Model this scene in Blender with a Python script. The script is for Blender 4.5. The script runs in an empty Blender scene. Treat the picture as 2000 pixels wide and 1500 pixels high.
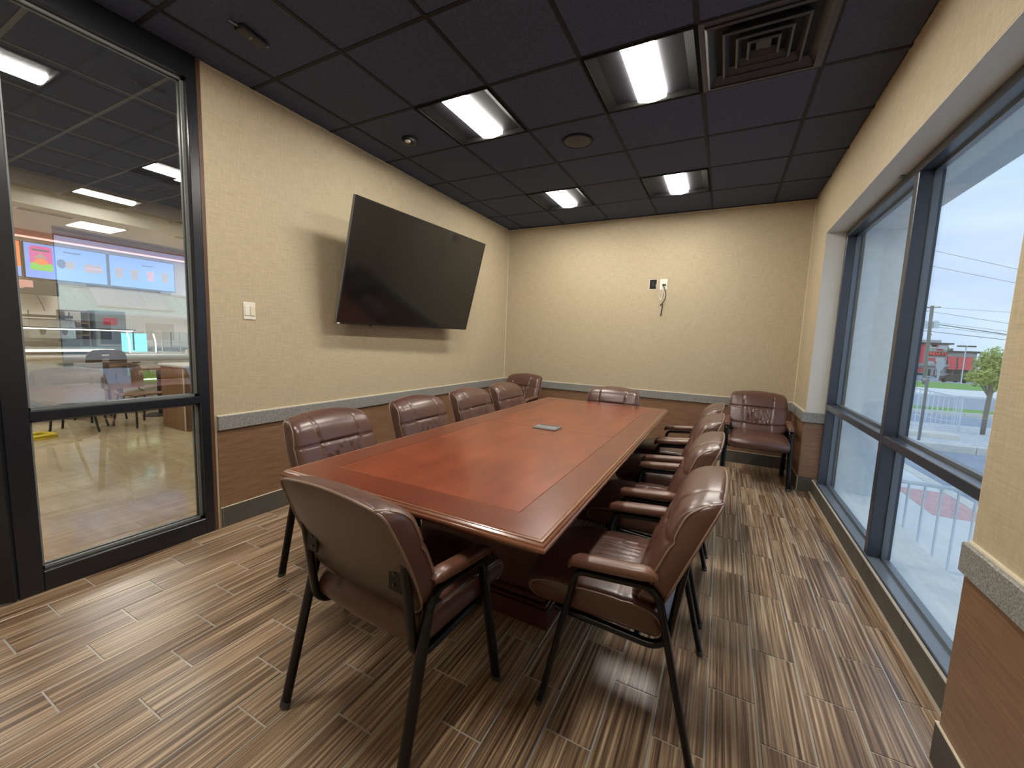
import bpy, bmesh, math, random
from math import sin, cos, pi, sqrt, radians
from mathutils import Vector, Matrix
random.seed(7)
C = bpy.context.scene.collection
scene = bpy.context.scene

# ------------------------------------------------------------------ camera
cam_d = bpy.data.cameras.new('camera')
cam = bpy.data.objects.new('camera', cam_d)
C.objects.link(cam)
F_PX, YAW, PITCH, ROLL = 792.91, .4765, -.1077, .0376
cam_d.sensor_fit = 'HORIZONTAL'
cam_d.sensor_width = 36.0
cam_d.lens = F_PX / 2000 * 36.0
cam_d.clip_start = .05
cam_d.clip_end = 600
_fw = Vector((-sin(YAW) * cos(PITCH), cos(YAW) * cos(PITCH), sin(PITCH)))
_r = Vector((cos(YAW), sin(YAW), 0))
_u = _r.cross(_fw)
_r2 = cos(ROLL) * _r + sin(ROLL) * _u
_u2 = -sin(ROLL) * _r + cos(ROLL) * _u
_m = Matrix((_r2, _u2, -_fw)).transposed().to_4x4()
_m.translation = Vector((2.9462, -5.4357, 1.349))
cam.matrix_world = _m
scene.camera = cam

# ------------------------------------------------------------------ exposure, world
vs = scene.view_settings
scene.display_settings.display_device = 'sRGB'
vs.view_transform = 'Standard'
vs.look = 'None'
vs.exposure = 0.0
vs.gamma = 1.0
vs.use_curve_mapping = False
LENS_POWER = 76.0          # emission of the ceiling light lenses
SKY_POWER = 1.52

world = bpy.data.worlds.new('overcast_sky')
scene.world = world
world.use_nodes = True
wt = world.node_tree
for n in list(wt.nodes):
    wt.nodes.remove(n)
w_out = wt.nodes.new('ShaderNodeOutputWorld')
w_bg = wt.nodes.new('ShaderNodeBackground')
w_tc = wt.nodes.new('ShaderNodeTexCoord')
w_map = wt.nodes.new('ShaderNodeMapping')
w_map.inputs['Scale'].default_value = (1.2, 1.2, 5.0)
w_no = wt.nodes.new('ShaderNodeTexNoise')
w_no.inputs['Scale'].default_value = 2.2
w_no.inputs['Detail'].default_value = 3
w_ra = wt.nodes.new('ShaderNodeValToRGB')
w_ra.color_ramp.elements[0].position = .35
w_ra.color_ramp.elements[0].color = (.46, .60, .90, 1)
w_ra.color_ramp.elements[1].position = .68
w_ra.color_ramp.elements[1].color = (.66, .81, .95, 1)
w_bg.inputs['Strength'].default_value = SKY_POWER
wt.links.new(w_tc.outputs['Generated'], w_map.inputs['Vector'])
wt.links.new(w_map.outputs[0], w_no.inputs['Vector'])
wt.links.new(w_no.outputs[0], w_ra.inputs[0])
wt.links.new(w_ra.outputs[0], w_bg.inputs['Color'])
wt.links.new(w_bg.outputs[0], w_out.inputs['Surface'])


# ------------------------------------------------------------------ materials
def lin(r, g, b):
    def f(c):
        c /= 255.0
        return c / 12.92 if c <= .04045 else ((c + .055) / 1.055) ** 2.4
    return (f(r), f(g), f(b), 1)


def new_mat(name):
    m = bpy.data.materials.new(name)
    m.use_nodes = True
    t = m.node_tree
    b = t.nodes['Principled BSDF']
    return m, t, b


def noise(t, scale, stretch=(1, 1, 1), detail=3, rand=False, rough=.5):
    tc = t.nodes.new('ShaderNodeTexCoord')
    mp = t.nodes.new('ShaderNodeMapping')
    mp.inputs['Scale'].default_value = stretch
    n = t.nodes.new('ShaderNodeTexNoise')
    n.inputs['Scale'].default_value = scale
    n.inputs['Detail'].default_value = detail
    n.inputs['Roughness'].default_value = rough
    if rand:
        oi = t.nodes.new('ShaderNodeObjectInfo')
        ml = t.nodes.new('ShaderNodeMath')
        ml.operation = 'MULTIPLY'
        ml.inputs[1].default_value = 91.7
        ad = t.nodes.new('ShaderNodeVectorMath')
        ad.operation = 'ADD'
        t.links.new(oi.outputs['Random'], ml.inputs[0])
        t.links.new(tc.outputs['Object'], ad.inputs[0])
        t.links.new(ml.outputs[0], ad.inputs[1])
        t.links.new(ad.outputs[0], mp.inputs['Vector'])
    else:
        t.links.new(tc.outputs['Object'], mp.inputs['Vector'])
    t.links.new(mp.outputs[0], n.inputs['Vector'])
    return n


def ramp(t, src, stops):
    r = t.nodes.new('ShaderNodeValToRGB')
    e = r.color_ramp.elements
    while len(e) < len(stops):
        e.new(.5)
    for i, (p, c) in enumerate(stops):
        e[i].position = p
        e[i].color = c
    t.links.new(src, r.inputs[0])
    return r


def bump(t, b, src, strength, dist=.002):
    n = t.nodes.new('ShaderNodeBump')
    n.inputs['Strength'].default_value = strength
    n.inputs['Distance'].default_value = dist
    t.links.new(src, n.inputs['Height'])
    t.links.new(n.outputs[0], b.inputs['Normal'])


def plain(name, col, rough=.5, metal=0.0, spec=.5, var=0.0, vscale=8, bumps=0.0, coat=0.0):
    m, t, b = new_mat(name)
    b.inputs['Roughness'].default_value = rough
    b.inputs['Metallic'].default_value = metal
    b.inputs['Specular IOR Level'].default_value = spec
    b.inputs['Coat Weight'].default_value = coat
    b.inputs['Coat Roughness'].default_value = .15
    if var > 0:
        n = noise(t, vscale, detail=4)
        lo = tuple(c * (1 - var) for c in col[:3]) + (1,)
        hi = tuple(min(1, c * (1 + var)) for c in col[:3]) + (1,)
        r = ramp(t, n.outputs[0], [(.3, lo), (.7, hi)])
        t.links.new(r.outputs[0], b.inputs['Base Color'])
        if bumps:
            bump(t, b, n.outputs[0], bumps)
    else:
        b.inputs['Base Color'].default_value = col
        if bumps:
            n = noise(t, vscale, detail=4)
            bump(t, b, n.outputs[0], bumps)
    return m


def grain(name, stops, scale, stretch, rough=.35, rand=False, coat=0.0, bumps=.1, detail=4, spec=.5, nrough=.6):
    m, t, b = new_mat(name)
    n = noise(t, scale, stretch, detail, rand, nrough)
    r = ramp(t, n.outputs[0], stops)
    t.links.new(r.outputs[0], b.inputs['Base Color'])
    b.inputs['Roughness'].default_value = rough
    b.inputs['Coat Weight'].default_value = coat
    b.inputs['Coat Roughness'].default_value = .12
    b.inputs['Specular IOR Level'].default_value = spec
    if bumps:
        bump(t, b, n.outputs[0], bumps, .001)
    return m


def emis(name, col, strength):
    m, t, b = new_mat(name)
    b.inputs['Base Color'].default_value = col
    b.inputs['Emission Color'].default_value = col
    b.inputs['Emission Strength'].default_value = strength
    b.inputs['Roughness'].default_value = .4
    return m


def pane_mat(name, tint, refl, edge, rough=0.0):
    """thin glass: see-through with a mirror layer that grows towards grazing angles"""
    m, t, b = new_mat(name)
    t.nodes.remove(b)
    out = t.nodes['Material Output']
    tr = t.nodes.new('ShaderNodeBsdfTransparent')
    tr.inputs['Color'].default_value = tint
    gl = t.nodes.new('ShaderNodeBsdfGlossy')
    gl.inputs['Roughness'].default_value = rough
    lw = t.nodes.new('ShaderNodeLayerWeight')
    lw.inputs['Blend'].default_value = .25
    mr = t.nodes.new('ShaderNodeMapRange')
    mr.inputs['To Min'].default_value = refl
    mr.inputs['To Max'].default_value = edge
    mx = t.nodes.new('ShaderNodeMixShader')
    t.links.new(lw.outputs['Fresnel'], mr.inputs['Value'])
    t.links.new(mr.outputs[0], mx.inputs[0])
    t.links.new(tr.outputs[0], mx.inputs[1])
    t.links.new(gl.outputs[0], mx.inputs[2])
    t.links.new(mx.outputs[0], out.inputs['Surface'])
    return m


def wallpaper(name, lo, hi):
    m, t, b = new_mat(name)
    n1 = noise(t, 150, (1, 1, .07), 3)
    n2 = noise(t, 150, (.07, .07, 1), 3)
    ad = t.nodes.new('ShaderNodeMath')
    ad.operation = 'ADD'
    t.links.new(n1.outputs[0], ad.inputs[0])
    t.links.new(n2.outputs[0], ad.inputs[1])
    hf = t.nodes.new('ShaderNodeMath')
    hf.operation = 'MULTIPLY'
    hf.inputs[1].default_value = .5
    t.links.new(ad.outputs[0], hf.inputs[0])
    r = ramp(t, hf.outputs[0], [(.36, lo), (.64, hi)])
    t.links.new(r.outputs[0], b.inputs['Base Color'])
    b.inputs['Roughness'].default_value = .62
    b.inputs['Specular IOR Level'].default_value = .3
    bump(t, b, hf.outputs[0], .25, .001)
    return m


def speckle(name, stops, scale, rough=.35):
    m, t, b = new_mat(name)
    n = noise(t, scale, detail=2, rough=.8)
    r = ramp(t, n.outputs[0], stops)
    t.links.new(r.outputs[0], b.inputs['Base Color'])
    b.inputs['Roughness'].default_value = rough
    return m


M = {}
M['wallpaper'] = wallpaper('woven_tan_wallpaper', (.42, .345, .225, 1), (.52, .435, .30, 1))
M['paint'] = plain('off_white_paint', (.62, .60, .54, 1), .6)
M['caulk'] = plain('cream_caulk', (.70, .63, .48, 1), .6)
M['granite'] = speckle('grey_speckled_stone', [(.34, (.13, .125, .115, 1)), (.5, (.25, .245, .23, 1)), (.64, (.36, .355, .34, 1)), (.74, (.62, .62, .60, 1))], 160)
M['laminate'] = grain('brown_wood_laminate', [(.3, (.17, .092, .052, 1)), (.7, (.27, .155, .09, 1))], 9, (.6, .6, 9), .38, bumps=.03)
M['base_tile'] = plain('charcoal_glazed_tile', (.090, .082, .068, 1), .55, var=.12, vscale=6, spec=.2)
M['grout'] = plain('tan_grout', (.40, .33, .25, 1), .55)
M['floor_grout'] = plain('taupe_floor_grout', (.52, .49, .44, 1), .22, spec=.8)
M['plank'] = None
M['ceil_tile'] = plain('black_ceiling_tile', (.055, .068, .114, 1), .8, var=.2, vscale=60, bumps=.15, spec=.3)
M['ceil_grid'] = plain('black_ceiling_grid', (.016, .016, .021, 1), .6, spec=.2)
M['void'] = plain('dark_void', (.01, .01, .01, 1), .9)
M['housing'] = plain('black_fixture_paint', (.008, .0078, .0072, 1), .6, spec=.03)
M['lobby_bar'] = plain('grey_ceiling_grid', (.12, .118, .11, 1), .5)
M['lens'] = emis('glowing_lens', (1, .95, .86, 1), LENS_POWER)
M['black_metal'] = plain('black_anodised_metal', (.012, .013, .017, 1), .28, spec=.55)
M['win_metal'] = plain('dark_blue_black_metal', (.032, .040, .058, 1), .28, spec=.8)
M['sill_metal'] = plain('sky_sheen_sill_metal', (.12, .14, .17, 1), .25, spec=.8)  # frame metal coloured lighter and bluer for the sky reflected on the sill
M['bronze'] = plain('brown_edge_trim', (.10, .05, .028, 1), .4)
M['frame_black'] = plain('gloss_black_tube', (.004, .004, .005, 1), .28, spec=.32)
M['cap'] = plain('grey_worn_glide', (.06, .06, .06, 1), .5)
M['tv_body'] = plain('black_plastic', (.012, .012, .013, 1), .3)
M['tv_screen'] = plain('dark_glass_screen', (.006, .0065, .007, 1), .10, spec=.75)
M['tv_edge'] = plain('grey_metal_edge', (.22, .22, .23, 1), .35, metal=.6)
M['white_plastic'] = plain('ivory_plastic', (.78, .76, .66, 1), .35)
M['black_plastic'] = plain('matt_black_plastic', (.014, .014, .015, 1), .5)
M['grey_plastic'] = plain('grey_plastic', (.17, .18, .175, 1), .4)
M['cable_white'] = plain('white_cable', (.72, .70, .62, 1), .5)
M['cable_black'] = plain('black_cable', (.015, .015, .015, 1), .5)
M['glass'] = pane_mat('clear_window_glass', (.95, .98, .98, 1), .03, .28)
M['tinted'] = pane_mat('reflective_partition_glass', (.92, .94, .93, 1), .27, .8)


def leather(name, c1, c2, rough=.32):
    m, t, b = new_mat(name)
    n = noise(t, 5, detail=4)
    r = ramp(t, n.outputs[0], [(.3, c1), (.7, c2)])
    t.links.new(r.outputs[0], b.inputs['Base Color'])
    b.inputs['Roughness'].default_value = rough
    b.inputs['Specular IOR Level'].default_value = .6
    b.inputs['Coat Weight'].default_value = .12
    b.inputs['Coat Roughness'].default_value = .3
    n2 = noise(t, 260, detail=2)
    bump(t, b, n2.outputs[0], .12, .0006)
    return m


M['leather'] = leather('burgundy_brown_leather', (.076, .032, .024, 1), (.104, .046, .033, 1))
M['leather_back'] = leather('dull_brown_leather', (.070, .046, .037, 1), (.088, .058, .046, 1), .42)
M['leather_arm'] = leather('worn_brown_leather', (.105, .043, .026, 1), (.15, .066, .04, 1), .36)
M['piping'] = plain('tan_piping', (.22, .145, .11, 1), .35)


def plank_mat():
    m, t, b = new_mat('striped_wood_look_tile')
    n1 = noise(t, 100, (1, .014, 1), 3, True, .65)
    n2 = noise(t, 10, (1, .05, 1), 2, True)
    mx = t.nodes.new('ShaderNodeMath')
    mx.operation = 'MULTIPLY_ADD'
    mx.inputs[1].default_value = .22
    t.links.new(n2.outputs[0], mx.inputs[0])
    hf = t.nodes.new('ShaderNodeMath')
    hf.operation = 'MULTIPLY'
    hf.inputs[1].default_value = .78
    t.links.new(n1.outputs[0], hf.inputs[0])
    t.links.new(hf.outputs[0], mx.inputs[2])
    r = ramp(t, mx.outputs[0], [(.38, (.105, .058, .033, 1)), (.46, (.22, .135, .079, 1)), (.54, (.40, .27, .165, 1)), (.63, (.66, .50, .34, 1))])
    t.links.new(r.outputs[0], b.inputs['Base Color'])
    b.inputs['Roughness'].default_value = .34
    b.inputs['Specular IOR Level'].default_value = .5
    b.inputs['Coat Weight'].default_value = .55
    b.inputs['Coat Roughness'].default_value = .30
    b.inputs['Coat IOR'].default_value = 1.6
    bump(t, b, n1.outputs[0], .08, .0006)
    return m


M['plank'] = plank_mat()
M['mahogany'] = grain('red_mahogany_veneer', [(.28, (.135, .025, .009, 1)), (.5, (.195, .039, .014, 1)), (.75, (.26, .058, .021, 1))], 5.5, (1.6, .6, 1), .33, coat=.32, spec=.4, bumps=.02, detail=6)
M['mahogany_band'] = grain('dark_mahogany_band', [(.3, (.115, .023, .009, 1)), (.7, (.165, .035, .014, 1))], 5, (1, 1, 1), .31, coat=.32, spec=.4, bumps=.02)
M['mahogany_edge'] = grain('polished_mahogany_moulding', [(.3, (.19, .072, .037, 1)), (.7, (.25, .10, .052, 1))], 6, (1, 1, 1), .22, coat=.6, bumps=.01)  # base colour lightened to paint in reflections along the moulding
M['mahogany_dark'] = grain('dark_mahogany', [(.3, (.055, .013, .010, 1)), (.7, (.085, .022, .015, 1))], 4, (2, 2, .5), .3, coat=.3, bumps=.02)


# ------------------------------------------------------------------ mesh helpers
class MB:
    """collects vertices and faces of one mesh"""
    def __init__(self):
        self.v, self.f, self.mi = [], [], []

    def add(self, vs, fs, mi=0):
        o = len(self.v)
        self.v += [tuple(p) for p in vs]
        self.f += [tuple(i + o for i in q) for q in fs]
        self.mi += [mi] * len(fs)
        return self

    def box(self, x0, x1, y0, y1, z0, z1, bev=0.0, mi=0, seg=1):
        if bev <= 0:
            v = [(x, y, z) for z in (z0, z1) for y in (y0, y1) for x in (x0, x1)]
            f = [(0, 2, 3, 1), (4, 5, 7, 6), (0, 1, 5, 4), (2, 6, 7, 3), (0, 4, 6, 2), (1, 3, 7, 5)]
            return self.add(v, f, mi)
        bm = bmesh.new()
        bmesh.ops.create_cube(bm, size=1)
        for p in bm.verts:
            p.co = Vector(((x0 + x1) / 2 + p.co.x * (x1 - x0), (y0 + y1) / 2 + p.co.y * (y1 - y0), (z0 + z1) / 2 + p.co.z * (z1 - z0)))
        bmesh.ops.bevel(bm, geom=bm.edges[:], offset=bev, segments=seg, affect='EDGES', profile=.5)
        bm.verts.index_update()
        self.add([p.co for p in bm.verts], [[q.index for q in g.verts] for g in bm.faces], mi)
        bm.free()
        return self

    def tube(self, path, rx, ry=None, seg=10, side=None, cap=True, mi=0, power=2.0):
        """sweep an elliptical section; rx along `side`, ry across it"""
        ry = ry or rx
        P = [Vector(p) for p in path]
        n = len(P)
        vs, fs = [], []
        prev = None
        for i, p in enumerate(P):
            t = (P[min(i + 1, n - 1)] - P[max(i - 1, 0)]).normalized()
            if side is not None:
                s = Vector(side)
                s = (s - t * s.dot(t)).normalized()
            else:
                s = prev if prev is not None else (Vector((0, 0, 1)) if abs(t.z) < .9 else Vector((1, 0, 0)))
                s = (s - t * s.dot(t)).normalized()
            prev = s
            q = t.cross(s)
            for k in range(seg):
                a = 2 * pi * k / seg
                ca, sa = cos(a), sin(a)
                if power != 2.0:
                    ca = math.copysign(abs(ca) ** (2 / power), ca)
                    sa = math.copysign(abs(sa) ** (2 / power), sa)
                vs.append(p + s * (ca * rx) + q * (sa * ry))
        for i in range(n - 1):
            for k in range(seg):
                a, b = i * seg + k, i * seg + (k + 1) % seg
                fs.append((a, b, b + seg, a + seg))
        if cap:
            fs.append(tuple(reversed(range(seg))))
            fs.append(tuple(range((n - 1) * seg, n * seg)))
        return self.add(vs, fs, mi)

    def lathe(self, prof, seg=24, c=(0, 0, 0), mi=0, axis='z'):
        vs, fs = [], []
        for r, z in prof:
            for k in range(seg):
                a = 2 * pi * k / seg
                vs.append((c[0] + r * cos(a), c[1] + r * sin(a), c[2] + z))
        n = len(prof)
        for i in range(n - 1):
            for k in range(seg):
                a, b = i * seg + k, i * seg + (k + 1) % seg
                fs.append((a, b, b + seg, a + seg))
        fs.append(tuple(range((n - 1) * seg, n * seg)))
        fs.append(tuple(reversed(range(seg))))
        return self.add(vs, fs, mi)

    def prism(self, poly, y0, y1, axis='y', mi=0):
        """extrude a 2-D polygon: axis y -> poly is (x, z); axis x -> poly is (y, z); axis z -> poly is (x, y)"""
        n = len(poly)
        def P(a, b, c):
            return (a, c, b) if axis == 'y' else (c, a, b) if axis == 'x' else (a, b, c)
        vs = [P(a, b, y0) for a, b in poly] + [P(a, b, y1) for a, b in poly]
        fs = [(i, (i + 1) % n, (i + 1) % n + n, i + n) for i in range(n)]
        fs += [tuple(reversed(range(n))), tuple(range(n, 2 * n))]
        return self.add(vs, fs, mi)

    def mesh(self, name, mats, smooth=35):
        me = bpy.data.meshes.new(name)
        me.from_pydata(self.v, [], self.f)
        for m in (mats if isinstance(mats, (list, tuple)) else [mats]):
            me.materials.append(m)
        if any(self.mi):
            me.polygons.foreach_set('material_index', self.mi)
        bm = bmesh.new()
        bm.from_mesh(me)
        bmesh.ops.recalc_face_normals(bm, faces=bm.faces[:])
        bm.to_mesh(me)
        bm.free()
        if smooth:
            me.polygons.foreach_set('use_smooth', [True] * len(me.polygons))
            me.set_sharp_from_angle(angle=radians(smooth))
        me.update()
        return me

    def obj(self, name, mats, parent=None, smooth=35, loc=None):
        return link(name, self.mesh(name, mats, smooth), parent, loc)


def link(name, me, parent=None, loc=None):
    o = bpy.data.objects.new(name, me)
    C.objects.link(o)
    if parent is not None:
        o.parent = parent
    if loc is not None:
        o.location = loc
    return o


def tag(o, label, cat, group=None):
    o['label'] = label
    o['category'] = cat
    if group:
        o['group'] = group
    return o


def thing(name, label, cat, loc=(0, 0, 0), rz=0.0, group=None):
    o = bpy.data.objects.new(name, None)
    C.objects.link(o)
    o.location = loc
    o.rotation_euler = (0, 0, rz)
    return tag(o, label, cat, group)


def struct(o, label=None):
    o['kind'] = 'structure'
    if label:
        o['label'] = label
    return o


def bx(name, x0, x1, y0, y1, z0, z1, m, parent=None, bev=0.0, seg=1, smooth=35):
    return MB().box(x0, x1, y0, y1, z0, z1, bev, 0, seg).obj(name, m, parent, smooth)


def copy_tree(o, parent=None):
    c = o.copy()
    C.objects.link(c)
    if parent is not None:
        c.parent = parent
    for ch in list(o.children):
        copy_tree(ch, c)
    return c


def fillet(pts, rad, seg=6):
    """round the inner corners of a polyline"""
    P = [Vector(p) for p in pts]
    out = [P[0]]
    for i in range(1, len(P) - 1):
        r = rad[i - 1] if isinstance(rad, (list, tuple)) else rad
        a = (P[i - 1] - P[i]).normalized()
        b = (P[i + 1] - P[i]).normalized()
        ang = a.angle(b)
        d = min(r / math.tan(ang / 2), (P[i - 1] - P[i]).length * .49, (P[i + 1] - P[i]).length * .49)
        r2 = d * math.tan(ang / 2)
        mid = (a + b).normalized()
        cen = P[i] + mid * (r2 / sin(ang / 2))
        p0, p1 = P[i] + a * d, P[i] + b * d
        v0, v1 = p0 - cen, p1 - cen
        th = v0.angle(v1)
        for k in range(seg + 1):
            s = k / seg
            w = (v0 * sin((1 - s) * th) + v1 * sin(s * th)) / sin(th)
            out.append(cen + w)
    out.append(P[-1])
    return out


# ------------------------------------------------------------------ room numbers (metres)
W, H = 3.685, 2.951
XW = 4.23                 # outer face of the window wall
WY0, WY1, WZ1 = -3.685, -.73, 2.43      # window opening
BB, RZ0, RZ1 = .1415, .677, .772        # base tile, chair rail
YN = -6.3                 # wall behind the camera
GY = -4.05                # right-hand edge of the glass partition

# ------------------------------------------------------------------ floor with planks
fl = MB().box(-.12, 3.80, YN, .12, -.12, -.0025).obj('floor', M['floor_grout'], smooth=0)
struct(fl)
PW, PL, SH, GR = .1673, .4945, -.1685, .0031
px0 = 2.497 - PW * 15
plank_full = MB().box(GR, PW - GR, GR, PL - GR, -.006, 0, .0012).mesh('plank', M['plank'])
for i in range(0, 23):
    xa = px0 + i * PW
    xb = xa + PW
    cx0, cx1 = max(xa, .0), min(xb, 3.785)
    if cx1 - cx0 < .012:
        continue
    off = -4.047 + (i - 14) * SH
    j0 = math.floor((-5.62 - off) / PL)
    for j in range(j0, j0 + 14):
        ya = off + j * PL
        yb = ya + PL
        if ya > -.012 or yb < -5.6:
            continue
        yb2 = min(yb, 0)
        full = yb2 == yb and cx0 == xa and cx1 == xb
        if full:
            o = link('plank', plank_full, fl, (xa, ya, 0))
        else:
            o = MB().box(GR, cx1 - cx0 - GR, GR, yb2 - ya - GR, -.006, 0, .0012).obj('plank', M['plank'], fl, loc=(cx0, ya, 0))

# ------------------------------------------------------------------ ceiling
ce = MB().box(-.12, XW, YN, .12, H + .03, H + .1).obj('ceiling', M['ceil_grid'], smooth=0)
struct(ce)
T = .61
gx = [.8627 - 2 * T + i * T for i in range(0, 7)]
gy = [-.6342 + T - j * T for j in range(0, 12)]
LIGHTS = {(2, 4), (4, 4), (2, 1), (4, 1), (2, 7), (4, 7)}
VENT = (5, 4)
tile_full = MB().box(.010, T - .010, .010, T - .010, H + .002, H + .016, .003).mesh('ceiling_tile', M['ceil_tile'])
for i in range(-1, 7):
    for j in range(0, 11):
        a = gx[0] + i * T
        x0, x1 = max(a, 0), min(a + T, W)
        y1, y0 = min(gy[j], 0), max(gy[j] - T, YN)
        if x1 - x0 < .03 or y1 - y0 < .03 or (i, j) in LIGHTS or (i, j) == VENT:
            continue
        if x1 - x0 > T - .001 and y1 - y0 > T - .001:
            link('ceiling_tile', tile_full, ce, (x0, y0, 0))
        else:
            MB().box(x0 + .006, x1 - .006, y0 + .006, y1 - .006, H + .002, H + .016, .003).obj('ceiling_tile', M['ceil_tile'], ce)
for x in gx:
    if .02 < x < W - .02:
        bx('grid_bar', x - .012, x + .012, YN, 0, H - .001, H + .03, M['ceil_grid'], ce)
for y in gy:
    if YN + .02 < y < -.02:
        bx('grid_bar', 0, W, y - .012, y + .012, H - .0005, H + .03, M['ceil_grid'], ce)

# ------------------------------------------------------------------ walls
wl = bx('wall_left', -.12, 0, GY + .04, .12, 0, H + .03, M['wallpaper'], smooth=0)
struct(wl)
wb = bx('wall_back', 0, XW, 0, .12, 0, H + .03, M['wallpaper'], smooth=0)
struct(wb)
wr = MB()
wr.box(W, XW, WY1, 0, -.3, H + .03)
wr.box(W, XW, YN, WY0, -.3, H + .03)
wr.box(W, XW, WY0, WY1, WZ1, H + .03)
wr.box(3.80, XW, WY0, WY1, -.3, .05)
wr = wr.obj('wall_right', M['wallpaper'], smooth=0)
struct(wr)
wn = bx('wall_near', -.12, XW, YN - .12, YN, 0, H + .03, M['wallpaper'], smooth=0)
struct(wn)
# painted returns around the window opening
bx('window_return', W + .001, 3.845, WY1 - .004, WY1, BB, WZ1 - .004, M['paint'], wr)
bx('window_return', W + .001, 3.845, WY0, WY1, WZ1 - .004, WZ1, M['paint'], wr)
bx('window_return', W + .001, 3.845, WY0, WY0 + .004, BB, WZ1 - .004, M['paint'], wr)

# wainscot, chair rail
def dado(wall, axis, a0, a1, face, sgn, joints=()):
    """panels on a wall face; axis 'y' runs along y at x=face, sgn points into the room"""
    def B(name, d0, d1, z0, z1, m, b0=a0, b1=a1, bev=0.0):
        lo, hi = sorted((face + sgn * d0, face + sgn * d1))
        if axis == 'y':
            return bx(name, lo, hi, b0, b1, z0, z1, m, wall, bev)
        return bx(name, b0, b1, lo, hi, z0, z1, m, wall, bev)
    edges = [a0] + list(joints) + [a1]
    for p, q in zip(edges[:-1], edges[1:]):
        B('wainscot_panel', -.001, .006, BB, RZ0, M['laminate'], p + .001, q - .001)
        B('chair_rail', -.001, .024, RZ0, RZ1, M['granite'], p + .0008, q - .0008, .003)
    B('caulk_line', -.001, .010, RZ1, RZ1 + .006, M['caulk'])

dado(wl, 'y', GY + .07, 0, 0, 1, (-1.55,))
dado(wb, 'x', 0.001, W - .001, 0, -1, (1.9,))
dado(wr, 'y', WY1 + .002, 0, W, -1, (-.36,))
dado(wr, 'y', YN, WY0 + .0, W, -1)
# pier end facing the window opening
bx('wainscot_panel', W + .0, 3.845, WY1 - .010, WY1 - .004, BB, RZ0, M['laminate'], wr)
bx('chair_rail', W - .024, 3.845, WY1 - .028, WY1 - .0, RZ0, RZ1, M['granite'], wr, .003)

# base tiles
def base(name, axis, a0, a1, face, sgn, first, step=.4945, z1=BB):
    lo, hi = sorted((face - sgn * .001, face + sgn * .009))
    ob = bx(name, *((lo, hi, a0, a1) if axis == 'y' else (a0, a1, lo, hi)), 0, z1 - .001, M['grout'], smooth=0)
    struct(ob)
    n = math.floor((a0 - first) / step)
    p = first + n * step
    while p < a1 - .005:
        b0, b1 = max(p, a0) + .002, min(p + step, a1) - .002
        lo, hi = sorted((face, face + sgn * .013))
        if b1 - b0 > .01:
            bx('tile', *((lo, hi, b0, b1) if axis == 'y' else (b0, b1, lo, hi)), .002, z1 - .004, M['base_tile'], ob, .0015)
        p += step
    lo, hi = sorted((face, face + sgn * .0135))
    bx('caulk_line', *((lo, hi, a0, a1) if axis == 'y' else (a0, a1, lo, hi)), z1 - .003, z1 + .0005, M['caulk'] if axis != 'y' or face < 3.7 else M['grout'], ob, smooth=0)
    return ob

base('baseboard_left', 'y', GY + .07, 0, 0, 1, -3.965, .495)
base('baseboard_back', 'x', .014, W - .002, 0, -1, .1)
base('baseboard_right', 'y', WY1 - .012, -.014, W, -1, -.70)
base('baseboard_near_right', 'y', YN, WY0 + .012, W, -1, -4.1)
# pier returns in base tile
b = bx('baseboard_far_pier', W, 3.80, WY1 - .018, WY1, 0, BB - .004, M['base_tile'])
struct(b)
b = bx('baseboard_near_pier', W, 3.80, WY0, WY0 + .014, 0, BB - .004, M['base_tile'])
struct(b)
# tiled curb under the window
cb = base('baseboard_window', 'y', WY0, WY1, 3.802, -1, -3.02, .62, .128)
bx('caulk_bead', 3.775, 3.792, WY0, WY1, 0, .010, M['grout'], cb)

# cream caulk lines at the wall edges
t1 = bx('trim_1', 0, .005, GY + .06, 0, H - .008, H - .001, M['caulk'])
struct(t1)
t2 = bx('trim_2', 0, W, -.005, 0, H - .008, H - .001, M['caulk'])
struct(t2)
t3 = bx('trim_3', 0, .006, -.006, 0, RZ1, H, M['caulk'])
struct(t3)
t4 = bx('trim_4', W - .006, W, -.006, 0, RZ1, H, M['caulk'])
struct(t4)

# ------------------------------------------------------------------ window 1: aluminium frame with four panes
w1 = MB()
FX0, FX1 = 3.832, 3.945
def frame_bar(y0, y1, z0, z1, mb, bev=.003):
    mb.box(FX0, FX1, y0, y1, z0, z1, bev)
frame_bar(WY0 + .002, WY1 - .006, WZ1 - .055, WZ1 - .005, w1)
w1 = w1.obj('window_1', M['win_metal'])
struct(w1, 'dark metal window frame of four panes facing the street')
def bar(name, x0, x1, y0, y1, z0, z1, m='win_metal'):
    return bx(name, x0, x1, y0, y1, z0, z1, M[m], w1, .003)
MY0, MY1 = -2.285, -2.225
bar('sill', FX0, FX1, WY0 + .002, WY1 - .006, .052, .105, 'sill_metal')
bar('jamb', FX0, FX1, WY1 - .056, WY1 - .006, .105, WZ1 - .055)
bar('jamb', FX0, FX1, WY0 + .006, WY0 + .056, .105, WZ1 - .055)
bar('mullion', FX0, FX1, MY0, MY1, .105, WZ1 - .055)
bar('transom', FX0, FX1, MY1, WY1 - .056, .815, .865)
bar('transom', FX0, FX1, WY0 + .056, MY0, .815, .865)
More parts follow.
